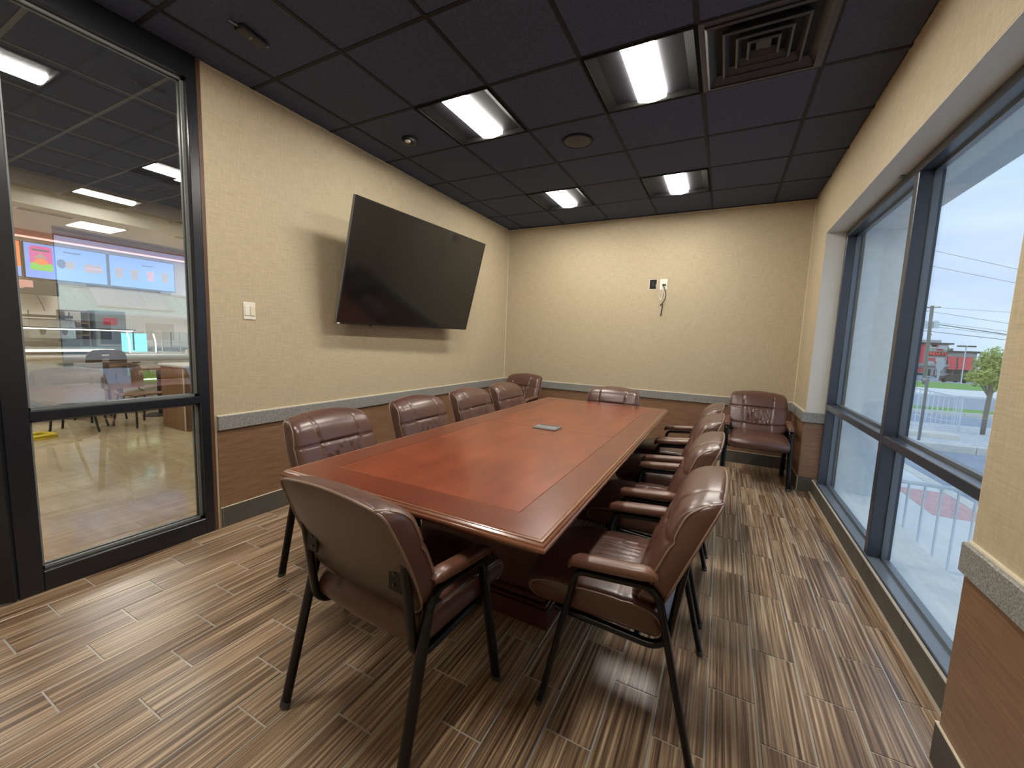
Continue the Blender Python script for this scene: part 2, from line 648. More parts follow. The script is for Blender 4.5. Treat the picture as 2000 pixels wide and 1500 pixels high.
for ya, yb in ((WY0 + .056, MY0), (MY1, WY1 - .056)):
    for za, zb in ((.105, .815), (.865, WZ1 - .055)):
        bx('glass_pane', 3.887, 3.893, ya + .004, yb - .004, za + .004, zb - .004, M['glass'], w1)
        # glazing stops
        g = MB()
        for q0, q1, r0, r1 in ((ya, yb, za, za + .016), (ya, yb, zb - .016, zb), (ya, ya + .016, za, zb), (yb - .016, yb, za, zb)):
            g.box(3.896, 3.925, q0, q1, r0, r1)
        g.obj('glazing_bead', M['tv_edge'], w1, smooth=0)
# small clip on the window head
clip = thing('window_clip', 'small bare metal clip under the head of the window recess', 'bracket', (3.815, -2.07, WZ1 - .004))
MB().box(-.012, .012, -.02, .02, -.006, 0, .001).obj('plate', M['tv_edge'], clip)
MB().tube([(0, -.012, -.006), (0, -.012, -.022), (0, .012, -.028)], .004, seg=8).obj('hook', M['tv_edge'], clip)

# ------------------------------------------------------------------ window 2: glass partition to the lobby
PX0, PX1 = -.105, .012
PA, PB = -4.85, GY + .03                # y extent
PT = 2.86
w2 = bx('window_2', PX0, PX1, PA, PB, PT - .045, H + .03, M['black_metal'], bev=.003)
struct(w2, 'black framed glass partition to the lobby')
def bar2(name, y0, y1, z0, z1, m='black_metal', x0=PX0, x1=PX1):
    return bx(name, x0, x1, y0, y1, z0, z1, M[m], w2, .003)
bar2('jamb', PA - .03, PA + .055, 0, H + .03)
bar2('jamb', PB - .052, PB, 0, PT - .045)
bar2('corner_bead', PB, PB + .025, 0, H, 'bronze', -.12, .008)
bar2('sill', PA + .055, PB - .052, 0, .105)
bar2('transom', PA + .055, PB - .052, .872, .918)
ya, yb = PA + .055, PB - .052
for za, zb in ((.105, .872), (.918, PT - .045)):
    bx('glass_pane', -.053, -.047, ya + .003, yb - .003, za + .003, zb - .003, M['tinted'], w2)
    g = MB()
    for s in (-.075, -.040):
        for q0, q1, r0, r1 in ((ya, yb, za, za + .014), (ya, yb, zb - .014, zb), (ya, ya + .014, za, zb), (yb - .014, yb, za, zb)):
            g.box(s, s + .014, q0, q1, r0, r1)
    g.obj('glazing_bead', M['grey_plastic'], w2, smooth=0)
# a taped sheet on the lobby side of the pane
sheet = thing('taped_sheet', 'blank white paper sheet taped to the lobby side of the glass', 'paper', (-.056, -4.643, .925))
M['sheet'], t_, b_ = new_mat('white_paper')
b_.inputs['Base Color'].default_value = (.86, .88, .90, 1)
b_.inputs['Roughness'].default_value = .7
tl_ = t_.nodes.new('ShaderNodeBsdfTranslucent')
tl_.inputs['Color'].default_value = (.92, .94, .97, 1)
mx_ = t_.nodes.new('ShaderNodeMixShader')
mx_.inputs[0].default_value = .5
t_.links.new(b_.outputs[0], mx_.inputs[1])
t_.links.new(tl_.outputs[0], mx_.inputs[2])
t_.links.new(mx_.outputs[0], t_.nodes['Material Output'].inputs['Surface'])
M['tape'] = plain('yellowed_tape', (.62, .63, .50, 1), .4)
MB().box(-.0008, 0, -.145, .142, 0, .218).obj('page', M['sheet'], sheet, 0)
for y0, y1, z0, z1 in ((-.03, .03, .206, .226), (-.03, .03, -.006, .012), (-.150, -.134, .075, .14), (.131, .147, .075, .14)):
    bx('tape', -.0018, -.0008, y0, y1, z0, z1, M['tape'], sheet)

# door beside the partition, swung into the room
d1 = bpy.data.objects.new('door_1', None)
C.objects.link(d1)
d1.location = (.012, PA - .03, 0)
d1.rotation_euler = (0, 0, radians(-32.5))
struct(d1, 'black metal framed glass door standing open')
d = MB()
d.box(-.022, .022, -.10, -.002, .008, 2.2, .003)
d.box(-.022, .022, -.90, -.80, .008, 2.2, .003)
d.box(-.022, .022, -.80, -.10, .008, .17, .003)
d.box(-.022, .022, -.80, -.10, 2.1, 2.2, .003)
d.box(-.022, .022, -.80, -.10, .88, 1.0, .003)
d.obj('door_leaf', M['black_metal'], d1)
MB().box(-.003, .003, -.8, -.1, .17, .88).box(-.003, .003, -.8, -.1, 1.0, 2.1).obj('door_glass', M['tinted'], d1)
dl = bpy.data.objects.new('wall_left_near', MB().box(-.12, 0, YN, PA - .99, 0, H + .03).box(-.12, 0, PA - .99, PA, 2.22, H + .03).mesh('wall_left_near', M['wallpaper'], 0))
C.objects.link(dl)
struct(dl)

# ------------------------------------------------------------------ ceiling lights
def make_light():
    t = thing('ceiling_light', '', 'light', (0, 0, 0), 0, 'lit square ceiling lights of the meeting room')
    h = MB()
    e, lw, dp = .290, .088, .070
    N = 8
    for s in (-1, 1):
        prof = []
        for k in range(N + 1):
            a = (pi / 2) * k / N
            prof.append((s * (e - (e - lw) * (1 - cos(a)) ** .9 if k else s * e * s), dp * sin(a)))
        pr = [(s * (e - (e - lw) * (k / N)), dp * sin(pi / 2 * k / N)) for k in range(N + 1)]
        v = [(x, y, z) for y in (-e, e) for x, z in pr]
        n = N + 1
        h.add(v, [(k, k + 1, k + 1 + n, k + n) for k in range(N)])
    h.obj('reflector', M['housing'], t)
    r = MB()
    for x0, x1, y0, y1 in ((-.305, -.286, -.305, .305), (.286, .305, -.305, .305), (-.286, .286, -.305, -.286), (-.286, .286, .286, .305)):
        r.box(x0, x1, y0, y1, -.004, .09)
    r.obj('rim', M['housing'], t, 0)
    bx('end_plate', -.286, .286, -.289, -.283, 0, .08, M['housing'], t)
    bx('end_plate', -.286, .286, .283, .289, 0, .08, M['housing'], t)
    bx('back_pan', -.29, .29, -.29, .29, .078, .085, M['housing'], t)
    pr = [(-lw, .074), (-lw, .012)] + [(-lw + 2 * lw * k / 8, .012 - .016 * sin(pi * k / 8)) for k in range(1, 8)] + [(lw, .012), (lw, .074)]
    l = MB().prism(pr, -.28, .28, 'y')
    l.obj('lens', M['lens'], t)
    return t

lt0 = make_light()
spots = [(2, 4, 'lit square ceiling light nearest the tilted television'), (4, 4, 'lit square ceiling light beside the louvred air vent'),
         (2, 1, 'lit square ceiling light near the back wall, on the television side'), (4, 1, 'lit square ceiling light near the back wall, on the window side'),
         (2, 7, 'unseen square ceiling light added overhead beside the glass partition'), (4, 7, 'unseen square ceiling light added overhead above the near end of the table')]  # last two continue the grid out of view, added to brighten the foreground
for n, (i, j, lab) in enumerate(spots):
    o = lt0 if n == 0 else copy_tree(lt0)
    o.location = (gx[0] + (i + .5) * T, gy[j] - T / 2, H)
    o['label'] = lab

# air vent
vt = thing('air_vent', 'black square ceiling air diffuser with stepped louvres', 'vent', (gx[0] + (VENT[0] + .5) * T, gy[VENT[1]] - T / 2, H))
M['vent'] = plain('dark_grey_vent_paint', (.050, .051, .062, 1), .45)
def ring(mb, a, za, b, zb, th=.006):
    """sloped square frame from half-size a at za to half-size b at zb"""
    for (p, zp, q, zq) in ((a, za, b, zb),):
        o = [(-p, -p, zp), (p, -p, zp), (p, p, zp), (-p, p, zp), (-q, -q, zq), (q, -q, zq), (q, q, zq), (-q, q, zq)]
        i = [(x, y, z + th) for x, y, z in o]
        f = [(k, (k + 1) % 4, (k + 1) % 4 + 4, k + 4) for k in range(4)]
        f2 = [(8 + k, 8 + k + 4, 8 + (k + 1) % 4 + 4, 8 + (k + 1) % 4) for k in range(4)]
        f3 = [(k, k + 8, (k + 1) % 4 + 8, (k + 1) % 4) for k in range(4)] + [(k + 4, (k + 1) % 4 + 4, (k + 1) % 4 + 12, k + 12) for k in range(4)]
        mb.add(o + i, f + f2 + f3)
rim = MB()
for x0, x1, y0, y1 in ((-.303, -.270, -.303, .303), (.270, .303, -.303, .303), (-.270, .270, -.303, -.270), (-.270, .270, .270, .303)):
    rim.box(x0, x1, y0, y1, -.005, .01, .003)
rim.obj('rim', M['vent'], vt)
for a, b, z in ((.272, .205, -.012), (.192, .142, -.009), (.130, .088, -.006), (.076, .044, -.004)):
    mb = MB()
    ring(mb, b, z + .062, a, z)
    ring(mb, a, z, a - .012, z - .006, .004)
    mb.obj('louvre', M['vent'], vt, 0)
bx('centre_plate', -.036, .036, -.036, .036, .010, .016, M['vent'], vt, .002)
bx('back_pan', -.30, .30, -.30, .30, .085, .09, M['void'], vt)

# speaker
sp = thing('ceiling_speaker', 'round black ceiling speaker between the four lights', 'speaker', (1.772, -2.175, H))
MB().lathe([(.120, .004), (.120, -.006), (.112, -.011), (.104, -.008)], 36).obj('rim', M['ceil_grid'], sp)
MB().lathe([(.103, -.004), (.103, -.009), (.06, -.011), (.01, -.0115)], 36).obj('grille', M['black_plastic'], sp)
# occupancy sensor
oc = thing('motion_sensor', 'black ceiling motion sensor with a white eye above the television', 'sensor', (.522, -2.73, H))
MB().lathe([(.062, .002), (.062, -.012), (.055, -.030), (.03, -.040), (.01, -.042)], 28).obj('housing', M['black_plastic'], oc)
MB().lathe([(.024, 0), (.022, -.007), (.012, -.011), (.003, -.012)], 20, (.012, -.032, -.030)).obj('eye', M['white_plastic'], oc)
# flat box on the ceiling near the partition
fb = thing('ceiling_box', 'flat black box on the ceiling tile above the glass partition', 'sensor', (.523, -3.99, H))
fb.rotation_euler = (0, 0, radians(8))
MB().box(-.033, .033, -.075, .075, -.024, .002, .008, 0, 2).obj('housing', M['black_plastic'], fb)
MB().tube([(-.005, -.075, -.008), (-.015, -.115, -.006)], .005, seg=8).obj('tab', M['tv_edge'], fb)
MB().tube([(0, .07, -.008), (.008, .10, -.006)], .005, seg=8).obj('tab', M['grey_plastic'], fb)
MB().lathe([(.008, 0), (.006, -.003)], 12, (.0, -.005, -.024)).obj('button', M['grey_plastic'], fb)

# ------------------------------------------------------------------ wall devices
sw = thing('light_switch', 'ivory double rocker light switch on the wall beside the partition', 'switch', (0, -3.748, 1.482))
MB().box(0, .007, -.041, .041, -.06, .06, .003).obj('plate', M['white_plastic'], sw)
bx('rocker', .006, .012, -.034, -.003, -.033, .033, M['white_plastic'], sw, .002)
bx('rocker', .006, .0135, .003, .034, -.033, .033, M['caulk'], sw, .002)
ob = thing('outlet_box', 'open black electrical box in the back wall', 'outlet', (2.087, 0, 2.112))
bm_ = MB()
for x0, x1, z0, z1 in ((-.048, -.042, -.064, .064), (.042, .048, -.064, .064), (-.042, .042, .058, .064), (-.042, .042, -.064, -.058)):
    bm_.box(x0, x1, -.006, 0, z0, z1)
bm_.obj('rim', M['caulk'], ob, 0)
bx('box', -.042, .042, -.003, -.001, -.058, .058, M['void'], ob)
bx('socket', -.014, .014, -.008, -.003, -.03, .035, M['black_plastic'], ob, .003)
bx('screw_tab', .030, .040, -.006, -.003, -.04, .0, M['grey_plastic'], ob)
op = thing('cable_plate', 'white wall plate with loose cables hanging from it on the back wall', 'outlet', (2.212, 0, 2.108))
MB().box(-.043, .043, -.007, 0, -.065, .065, .002).obj('plate', M['white_plastic'], op)
bx('plug', -.014, .030, -.030, -.006, -.012, .002, M['cable_black'], op, .003)
def sag(pts, r, name, m):
    P = [Vector(p) for p in pts]
    out = []
    n = len(P)
    for i in range(n - 1):
        p0, p1, p2, p3 = P[max(i - 1, 0)], P[i], P[i + 1], P[min(i + 2, n - 1)]
        for k in range(6):
            s = k / 6
            out.append(.5 * ((2 * p1) + (-p0 + p2) * s + (2 * p0 - 5 * p1 + 4 * p2 - p3) * s * s + (-p0 + 3 * p1 - 3 * p2 + p3) * s ** 3))
    out.append(P[-1])
    return MB().tube(out, r, seg=8)
sag([(-.005, -.02, -.01), (.02, -.035, -.06), (.04, -.04, -.12), (.035, -.035, -.18), (.005, -.03, -.235)], .0045, 'cable', 0).obj('cable', M['cable_black'], op)
sag([(-.012, -.01, -.03), (-.03, -.03, -.09), (-.04, -.035, -.15), (-.02, -.03, -.19), (-.008, -.02, -.14), (-.006, -.01, -.04)], .003, 'cable', 0).obj('cable', M['cable_white'], op)
sag([(-.004, -.01, -.05), (.012, -.03, -.10), (.03, -.035, -.13), (.02, -.03, -.19)], .0035, 'cable', 0).obj('cable', M['cable_white'], op)
sag([(.005, -.03, -.235), (-.02, -.03, -.265)], .007, 'cable', 0).obj('connector', M['cable_black'], op)
sag([(.008, -.03, -.245), (.006, -.028, -.30), (.0, -.025, -.345), (-.003, -.02, -.39)], .006, 'cable', 0).obj('connector', M['cable_black'], op)

# ------------------------------------------------------------------ television
TVW = 1.78
TVH = TVW * 9 / 16
tv = thing('television', 'large black flat television tilted forward on the tan wall', 'television')
k = (1.78 - 1.65) / (1.9 - 1.65)
cen = Vector((.49 + (.112 - .49) * k, -2.498 + (-2.047 + 2.498) * k, 1.881 + (1.964 - 1.881) * k))
ti, yw, rl = .2585, -.031, .0125
nrm = Vector((cos(ti) * cos(yw), cos(ti) * sin(yw), -sin(ti)))
rt = Vector((-sin(yw), cos(yw), 0))
up = nrm.cross(rt)
if up.z < 0:
    up = -up
rt2, up2 = cos(rl) * rt + sin(rl) * up, -sin(rl) * rt + cos(rl) * up
mt = Matrix((rt2, up2, rt2.cross(up2))).transposed().to_4x4()
mt.translation = cen
tv.matrix_world = mt
# local: x right, y up, z towards the room
zs = 1 if rt2.cross(up2).dot(nrm) > 0 else -1
MB().box(-TVW / 2, TVW / 2, -TVH / 2, TVH / 2, -.032 * zs if zs > 0 else 0, -.002 * zs if zs > 0 else .032, .003).obj('case', M['tv_edge'], tv)
MB().box(-TVW / 2 + .18, TVW / 2 - .18, -TVH / 2 + .03, TVH / 2 - .30, -.065, -.031, .01).obj('back_cover', M['tv_body'], tv)
bz = MB()
b_ = .010
for x0, x1, y0, y1 in ((-TVW / 2, TVW / 2, TVH / 2 - b_, TVH / 2), (-TVW / 2, TVW / 2, -TVH / 2, -TVH / 2 + .014), (-TVW / 2, -TVW / 2 + b_, -TVH / 2, TVH / 2), (TVW / 2 - b_, TVW / 2, -TVH / 2, TVH / 2)):
    bz.box(x0, x1, y0, y1, -.003, .002)
bz.obj('bezel', M['tv_body'], tv, 0)
MB().box(-TVW / 2 + b_, TVW / 2 - b_, -TVH / 2 + .014, TVH / 2 - b_, -.003, .0005).obj('screen', M['tv_screen'], tv, 0)
bx('badge', -TVW / 2 + .004, -TVW / 2 + .030, -TVH / 2 + .001, -TVH / 2 + .012, .001, .003, M['white_plastic'], tv)
MB().lathe([(.011, -.006), (.011, .004), (.006, .006)], 16, (-TVW / 2 + .36, -TVH / 2 - .004, -.01)).obj('sensor', M['tv_body'], tv)
# mount: plate on the wall and two arms, in world space under the tv
inv = mt.inverted()
def world_part(mb, name, m):
    mb.v = [tuple(inv @ Vector(p)) for p in mb.v]
    return mb.obj(name, m, tv)
cy_ = cen.y
world_part(MB().box(.001, .02, cy_ - .35, cy_ + .35, 1.86, 2.0, .003), 'wall_bracket', M['black_plastic'])
for s in (-.25, .25):
    world_part(MB().tube([(.02, cy_ + s, 1.97), (cen.x - .03, cy_ + s, 2.02)], .018, .010, 8), 'bracket_arm', M['black_plastic'])
    world_part(MB().tube([(.02, cy_ + s, 1.89), (cen.x - .05, cy_ + s, 1.90)], .014, .010, 8), 'bracket_arm', M['black_plastic'])

# ------------------------------------------------------------------ conference table
TX, TY, TZ = 1.901, -2.860, .75
tb = thing('conference_table', 'long red mahogany conference table with moulded edge', 'table', (TX, TY, 0))
hw, hl = .626, 1.510
edge_prof = [(.034, .7475), (.024, .7500), (.0175, .7500), (.0155, .7485), (.0150, .7455), (.0125, .7440), (.0085, .7410), (.0065, .7365), (.0060, .7345), (.0030, .7338), (.0008, .7310), (0, .7275), (.0008, .7235), (.0035, .7215), (.0045, .7185), (.0075, .7165), (.020, .7150), (.050, .7150)]
eb = MB()
n = len(edge_prof)
vs_, fs_ = [], []
for (ins, z) in edge_prof:
    vs_ += [(-hw + ins, -hl + ins, z), (hw - ins, -hl + ins, z), (hw - ins, hl - ins, z), (-hw + ins, hl - ins, z)]
for i in range(n - 1):
    for q in range(4):
        a, b2 = i * 4 + q, i * 4 + (q + 1) % 4
        fs_.append((a, b2, b2 + 4, a + 4))
eb.add(vs_, fs_)
eb.obj('edge_moulding', M['mahogany_edge'], tb, 25)
bi, bo = .168, .028
def slab(name, x0, x1, y0, y1, m):
    return MB().box(x0 + .0006, x1 - .0006, y0 + .0006, y1 - .0006, .715, TZ, .0012).obj(name, m, tb)
for s in (-1, 1):
    # mitred border bands
    a, b2 = hl - bi, hl - bo
    c1, c2 = hw - bi, hw - bo
    MB().prism([(-c2, s * b2), (c2, s * b2), (c1, s * a), (-c1, s * a)], .715, TZ, 'z').obj('border_band', M['mahogany_band'], tb, 0)
    MB().prism([(s * c2, -b2), (s * c2, b2), (s * c1, a), (s * c1, -a)], .715, TZ, 'z').obj('border_band', M['mahogany_band'], tb, 0)
    y0, y1 = sorted((s * .0006, s * (hl - bi - .001)))
    slab('veneer_panel', -(hw - bi - .001), hw - bi - .001, y0, y1, M['mahogany'])
bx('under_board', -hw + .045, hw - .045, -hl + .045, hl - .045, .690, .7155, M['mahogany_dark'], tb)
for yc in (-.635, .62):
    p = MB()
    p.box(-.372, .372, yc - .235, yc + .235, .14, .692, .004)
    p = p.obj('pedestal', M['mahogany_dark'], tb)
    q = MB()
    q.box(-.415, .415, yc - .278, yc + .278, 0, .095, .003)
    q.box(-.405, .405, yc - .268, yc + .268, .095, .110, .004)
    q.box(-.388, .388, yc - .252, yc + .252, .110, .142, .008)
    q.obj('plinth', M['mahogany_dark'], p)
bx('stretcher', -.03, .03, -.36, .36, .16, .62, M['mahogany_dark'], tb, .003)
pm = MB().box(-.085, .085, -.055, .065, TZ - .002, TZ + .011, .003).obj('power_module', M['grey_plastic'], tb)
bx('lid', -.078, .078, -.050, .030, TZ + .010, TZ + .0135, M['grey_plastic'], pm, .0015)
bx('slot', -.070, .070, .036, .052, TZ + .0105, TZ + .0118, M['void'], pm)

# ------------------------------------------------------------------ chair
def backrest_meshes():
    HB, CR = .395, .022                     # height without crown, crown
    TH = .082                               # thickness at the edge
    def half_w(v):
        w = .262 + .018 * sin(pi * min(1, v * 1.05)) - .012 * v
        r1, r0 = .036, .085
        d = (1 - v) * HB
        if d < r1:
            w -= r1 - sqrt(max(0, r1 * r1 - (r1 - d) ** 2))
        d = v * HB
        if d < r0:
            w -= r0 - sqrt(max(0, r0 * r0 - (r0 - d) ** 2))
        return w
    def zmap(u, v):
        top = CR * (1 - u * u) * v * v
        bot = -.030 * (1 - u * u) * (1 - v) ** 2
        return v * HB + top + bot
    def g(x, s):
        return math.exp(-(x / s) ** 2)
    def front(x, u, v, z):
        dx = max(0, half_w(v) - abs(x))
        dz = max(0, min(v, 1 - v) * HB)
        R, R2 = .040, .060
        def rnd(d, r):
            return 0 if d >= r else -r + sqrt(max(0, r * r - (r - d) ** 2))
        f = .079
        f += rnd(dx, R) * .62
        f += rnd((1 - v) * HB, R2) * 1.28 + rnd(v * HB, .045) * .7
        f += .020 * (1 - u * u) * sin(pi * min(1, max(0, v)))          # belly
        sx = .128 + .022 * (v - .5) * (1 if v > .3 else .4)
        sz1, sz0 = .645, .26
        # pillows between the seams
        ax = abs(x)
        f += .010 * max(0, sin(pi * min(1, max(0, (v - sz1) / (1 - sz1))))) * (1 if ax < sx else .55)
        f += .006 * max(0, sin(pi * min(1, max(0, v / sz0))))
        # seams: two upright, two level
        f -= .0095 * g(ax - sx, .006) * (1 if v > sz0 - .1 else .7)
        lev = .010 if ax < sx else .007
        f -= lev * (g((v - sz1) * HB, .006) + g((v - sz0) * HB, .006))
        # gathered centre panel
        if ax < sx and sz0 < v < sz1:
            s = (v - sz0) / (sz1 - sz0)
            amp = .0062 * (sin(pi * s) ** .35)
            f += amp * (sin(x * 230 + 2.2 * sin(7 * s + x * 20)) + .6 * sin(x * 410 + 3 * s)) * (1 - g(ax - sx, .012))
            f -= .005 * sin(pi * s)
        # puckers radiating from the centre panel corners
        if ax >= sx:
            for vz in (sz1, sz0):
                rr = sqrt((ax - sx) ** 2 + ((v - vz) * HB) ** 2)
                an = math.atan2((v - vz) * HB, ax - sx + 1e-6)
                f += .0026 * sin(an * 11) * math.exp(-rr / .035) * min(1, rr / .012)
        return f
    def lean(z, dpt):
        # dpt is forward offset from the rear face
        c = -.125 - .365 * z - .10 * z * z
        return c + dpt
    NU, NV = 64, 52
    mb = MB()
    def gridpt(i, j):
        u = -1 + 2 * i / NU
        u = math.copysign(1 - (1 - abs(u)) ** 1.25, u)
        v = j / NV
        v = .5 - .5 * cos(pi * v) * .55 - .5 * (1 - 2 * v) * .45
        return u, v
    fr = []
    outline = []
    for j in range(NV + 1):
        for i in range(NU + 1):
            u, v = gridpt(i, j)
            x = u * half_w(v)
            z = zmap(u, v)
            f = front(x, u, v, z)
            zz = .478 + z
            # front roll: the top folds back over the rear edge
            fr.append((x, lean(z, f + .018), zz))
    quads = []
    for j in range(NV):
        for i in range(NU):
            a = j * (NU + 1) + i
            quads.append((a, a + 1, a + NU + 2, a + NU + 1))
    mb.add(fr, quads, 0)
    ids = [i for i in range(NU + 1)] + [j * (NU + 1) + NU for j in range(1, NV + 1)] + [NV * (NU + 1) + i for i in range(NU - 1, -1, -1)] + [j * (NU + 1) for j in range(NV - 1, 0, -1)]
    L = len(ids)
    # rear outline (shrunk a touch) and gusset
    def rear(p, dep, sh):
        x, y, z = p
        zc = .478 + .22
        return (x * (1 - sh), lean(z - .478, dep), zc + (z - zc) * (1 - sh))
    rings = []
    for dep_, sh in ((.5, -.014), (None, -.012), (None, .0)):
        pass
    base0 = len(mb.v)
    r1, r2 = [], []
    for i in ids:
        p = fr[i]
        rr = rear(p, .0, .006)
        # gusset middle bulges out
        mid = ((p[0] + rr[0]) / 2 * 1.022, (p[1] + rr[1]) / 2, .698 + ((p[2] + rr[2]) / 2 - .698) * 1.018)
        r1.append(mid)
        r2.append(rr)
    mb.v += r1 + r2
    for k in range(L):
        k2 = (k + 1) % L
        a, b2 = ids[k], ids[k2]
        mb.f.append((a, b2, base0 + k2, base0 + k))
        mb.f.append((base0 + k, base0 + k2, base0 + L + k2, base0 + L + k))
        mb.mi += [0, 0]
    # rear panel: same grid, slightly domed
    b1 = len(mb.v)
    for j in range(0, NV + 1, 4):
        for i in range(0, NU + 1, 4):
            u, v = gridpt(i, j)
            p = fr[j * (NU + 1) + i]
            q = rear(p, -.012 * (1 - u ** 4) * (1 - (2 * v - 1) ** 4), .006)
            mb.v.append(q)
    nu, nv = NU // 4, NV // 4
    for j in range(nv):
        for i in range(nu):
            a = b1 + j * (nu + 1) + i
            mb.f.append((a, a + nu + 1, a + nu + 2, a + 1))
            mb.mi.append(1)
    body = mb.mesh('backrest', [M['leather'], M['leather_back']], 60)
    # front welt: up one side, round the bottom, up the other (the front panel folds over the top)
    order = ids[NU + NV:NU + NV + NU + 1]
    side_r = [ids[NU + k] for k in range(NV - 1, -1, -1)]
    side_l = [j * (NU + 1) for j in range(0, NV - 1)]
    bottom = [i for i in range(NU - 1, 0, -1)]
    seq = side_r[1:] + bottom + side_l
    step = [fr[i] for i in seq][::2]
    loopr = r2[::2] + [r2[0]]
    return body, [MB().tube(step, .0036, seg=6).mesh('piping', M['piping'], 60), MB().tube(loopr, .0042, seg=6, cap=False).mesh('piping', M['piping'], 60)]


def seat_meshes():
    # side profile (y, z) from bottom front, over the top, to bottom rear
    key = [(.318, .385), (.348, .398), (.364, .420), (.360, .445), (.338, .463), (.29, .474), (.20, .482), (.10, .488), (.02, .490), (-.05, .490), (-.10, .482), (-.135, .458), (-.150, .428), (-.146, .400), (-.128, .385)]
    prof = []
    P = [Vector((a, b2, 0)) for a, b2 in key]
    for i in range(len(P) - 1):
        p0, p1, p2, p3 = P[max(i - 1, 0)], P[i], P[i + 1], P[min(i + 2, len(P) - 1)]
        for k in range(6):
            s = k / 6
            q = .5 * ((2 * p1) + (-p0 + p2) * s + (2 * p0 - 5 * p1 + 4 * p2 - p3) * s * s + (-p0 + 3 * p1 - 3 * p2 + p3) * s ** 3)
            prof.append((q.x, q.y))
    prof.append(key[-1])
    n = len(prof)
    HWs = .252
    NX = 56
    mb = MB()
    def g(x, s):
        return math.exp(-(x / s) ** 2)
    cols = []
    for i in range(NX + 1):
        u = -1 + 2 * i / NX
        u = math.copysign(1 - (1 - abs(u)) ** 1.3, u)
        x = u * HWs
        for k, (y, z) in enumerate(prof):
            t0 = Vector((prof[min(k + 1, n - 1)][0] - prof[max(k - 1, 0)][0], prof[min(k + 1, n - 1)][1] - prof[max(k - 1, 0)][1])).normalized()
            nx_, nz_ = t0.y, -t0.x          # outward normal (y, z)
            s = k / (n - 1)
            top = sin(pi * s)
            c = .024 * (1 - u ** 2) * min(1, top * 2.2)
            e = HWs - abs(x)
            if e < .02:
                c -= .010 * (1 - sqrt(max(0, 1 - (1 - e / .02) ** 2)))
            ax = abs(x)
            if z > .455:
                yy = y + .012 * (1 - u * u)
                c -= .006 * g(yy - .165, .006)
                c -= .006 * g(yy - .0, .006) * (1 if ax < .14 else .8)
                if y < .165:
                    c -= .0065 * g(ax - .128, .006)
                c += .006 * (1 - u * u) * max(0, sin(pi * min(1, max(0, (yy - .165) / .19))))
                if ax < .128 and 0 < yy < .165:
                    q = yy / .165
                    c += .0036 * sin(pi * q) ** .4 * (sin(x * 210 + 2.5 * sin(6 * q)) + .5 * sin(x * 390))
            # front corner rounding in plan
            yo = y + nx_ * c
            if y > .30:
                yo -= .020 * abs(u) ** 6
            cols.append((x, yo, z + nz_ * c))
    fs_ = []
    for i in range(NX):
        for k in range(n - 1):
            a = i * n + k
            fs_.append((a, a + 1, a + n + 1, a + n))
    for i in range(NX):
        a = i * n
        fs_.append((a, a + n, a + n + n - 1, a + n - 1))
    mb.add(cols, fs_)
    # side gussets, slightly bulged
    for sgn, col in ((-1, 0), (1, NX)):
        b0 = len(mb.v)
        edge = list(range(col * n, col * n + n))
        inner = []
        for k in edge:
            x, y, z = mb.v[k]
            inner.append((x + sgn * .010, .10 + (y - .10) * .93, .435 + (z - .435) * .72))
        mb.v += inner
        for k in range(n - 1):
            mb.f.append((edge[k], edge[k + 1], b0 + k + 1, b0 + k))
            mb.mi.append(0)
        mb.f.append((edge[-1], edge[0], b0, b0 + n - 1))
        mb.mi.append(0)
        mb.f.append(tuple(b0 + k for k in range(n)))
        mb.mi.append(0)
    body = mb.mesh('seat', M['leather'], 60)
    return body, [MB().tube([cols[col * n + k] for k in range(0, n, 2)], .0036, seg=6).mesh('piping', M['piping'], 60) for col in (0, NX)]


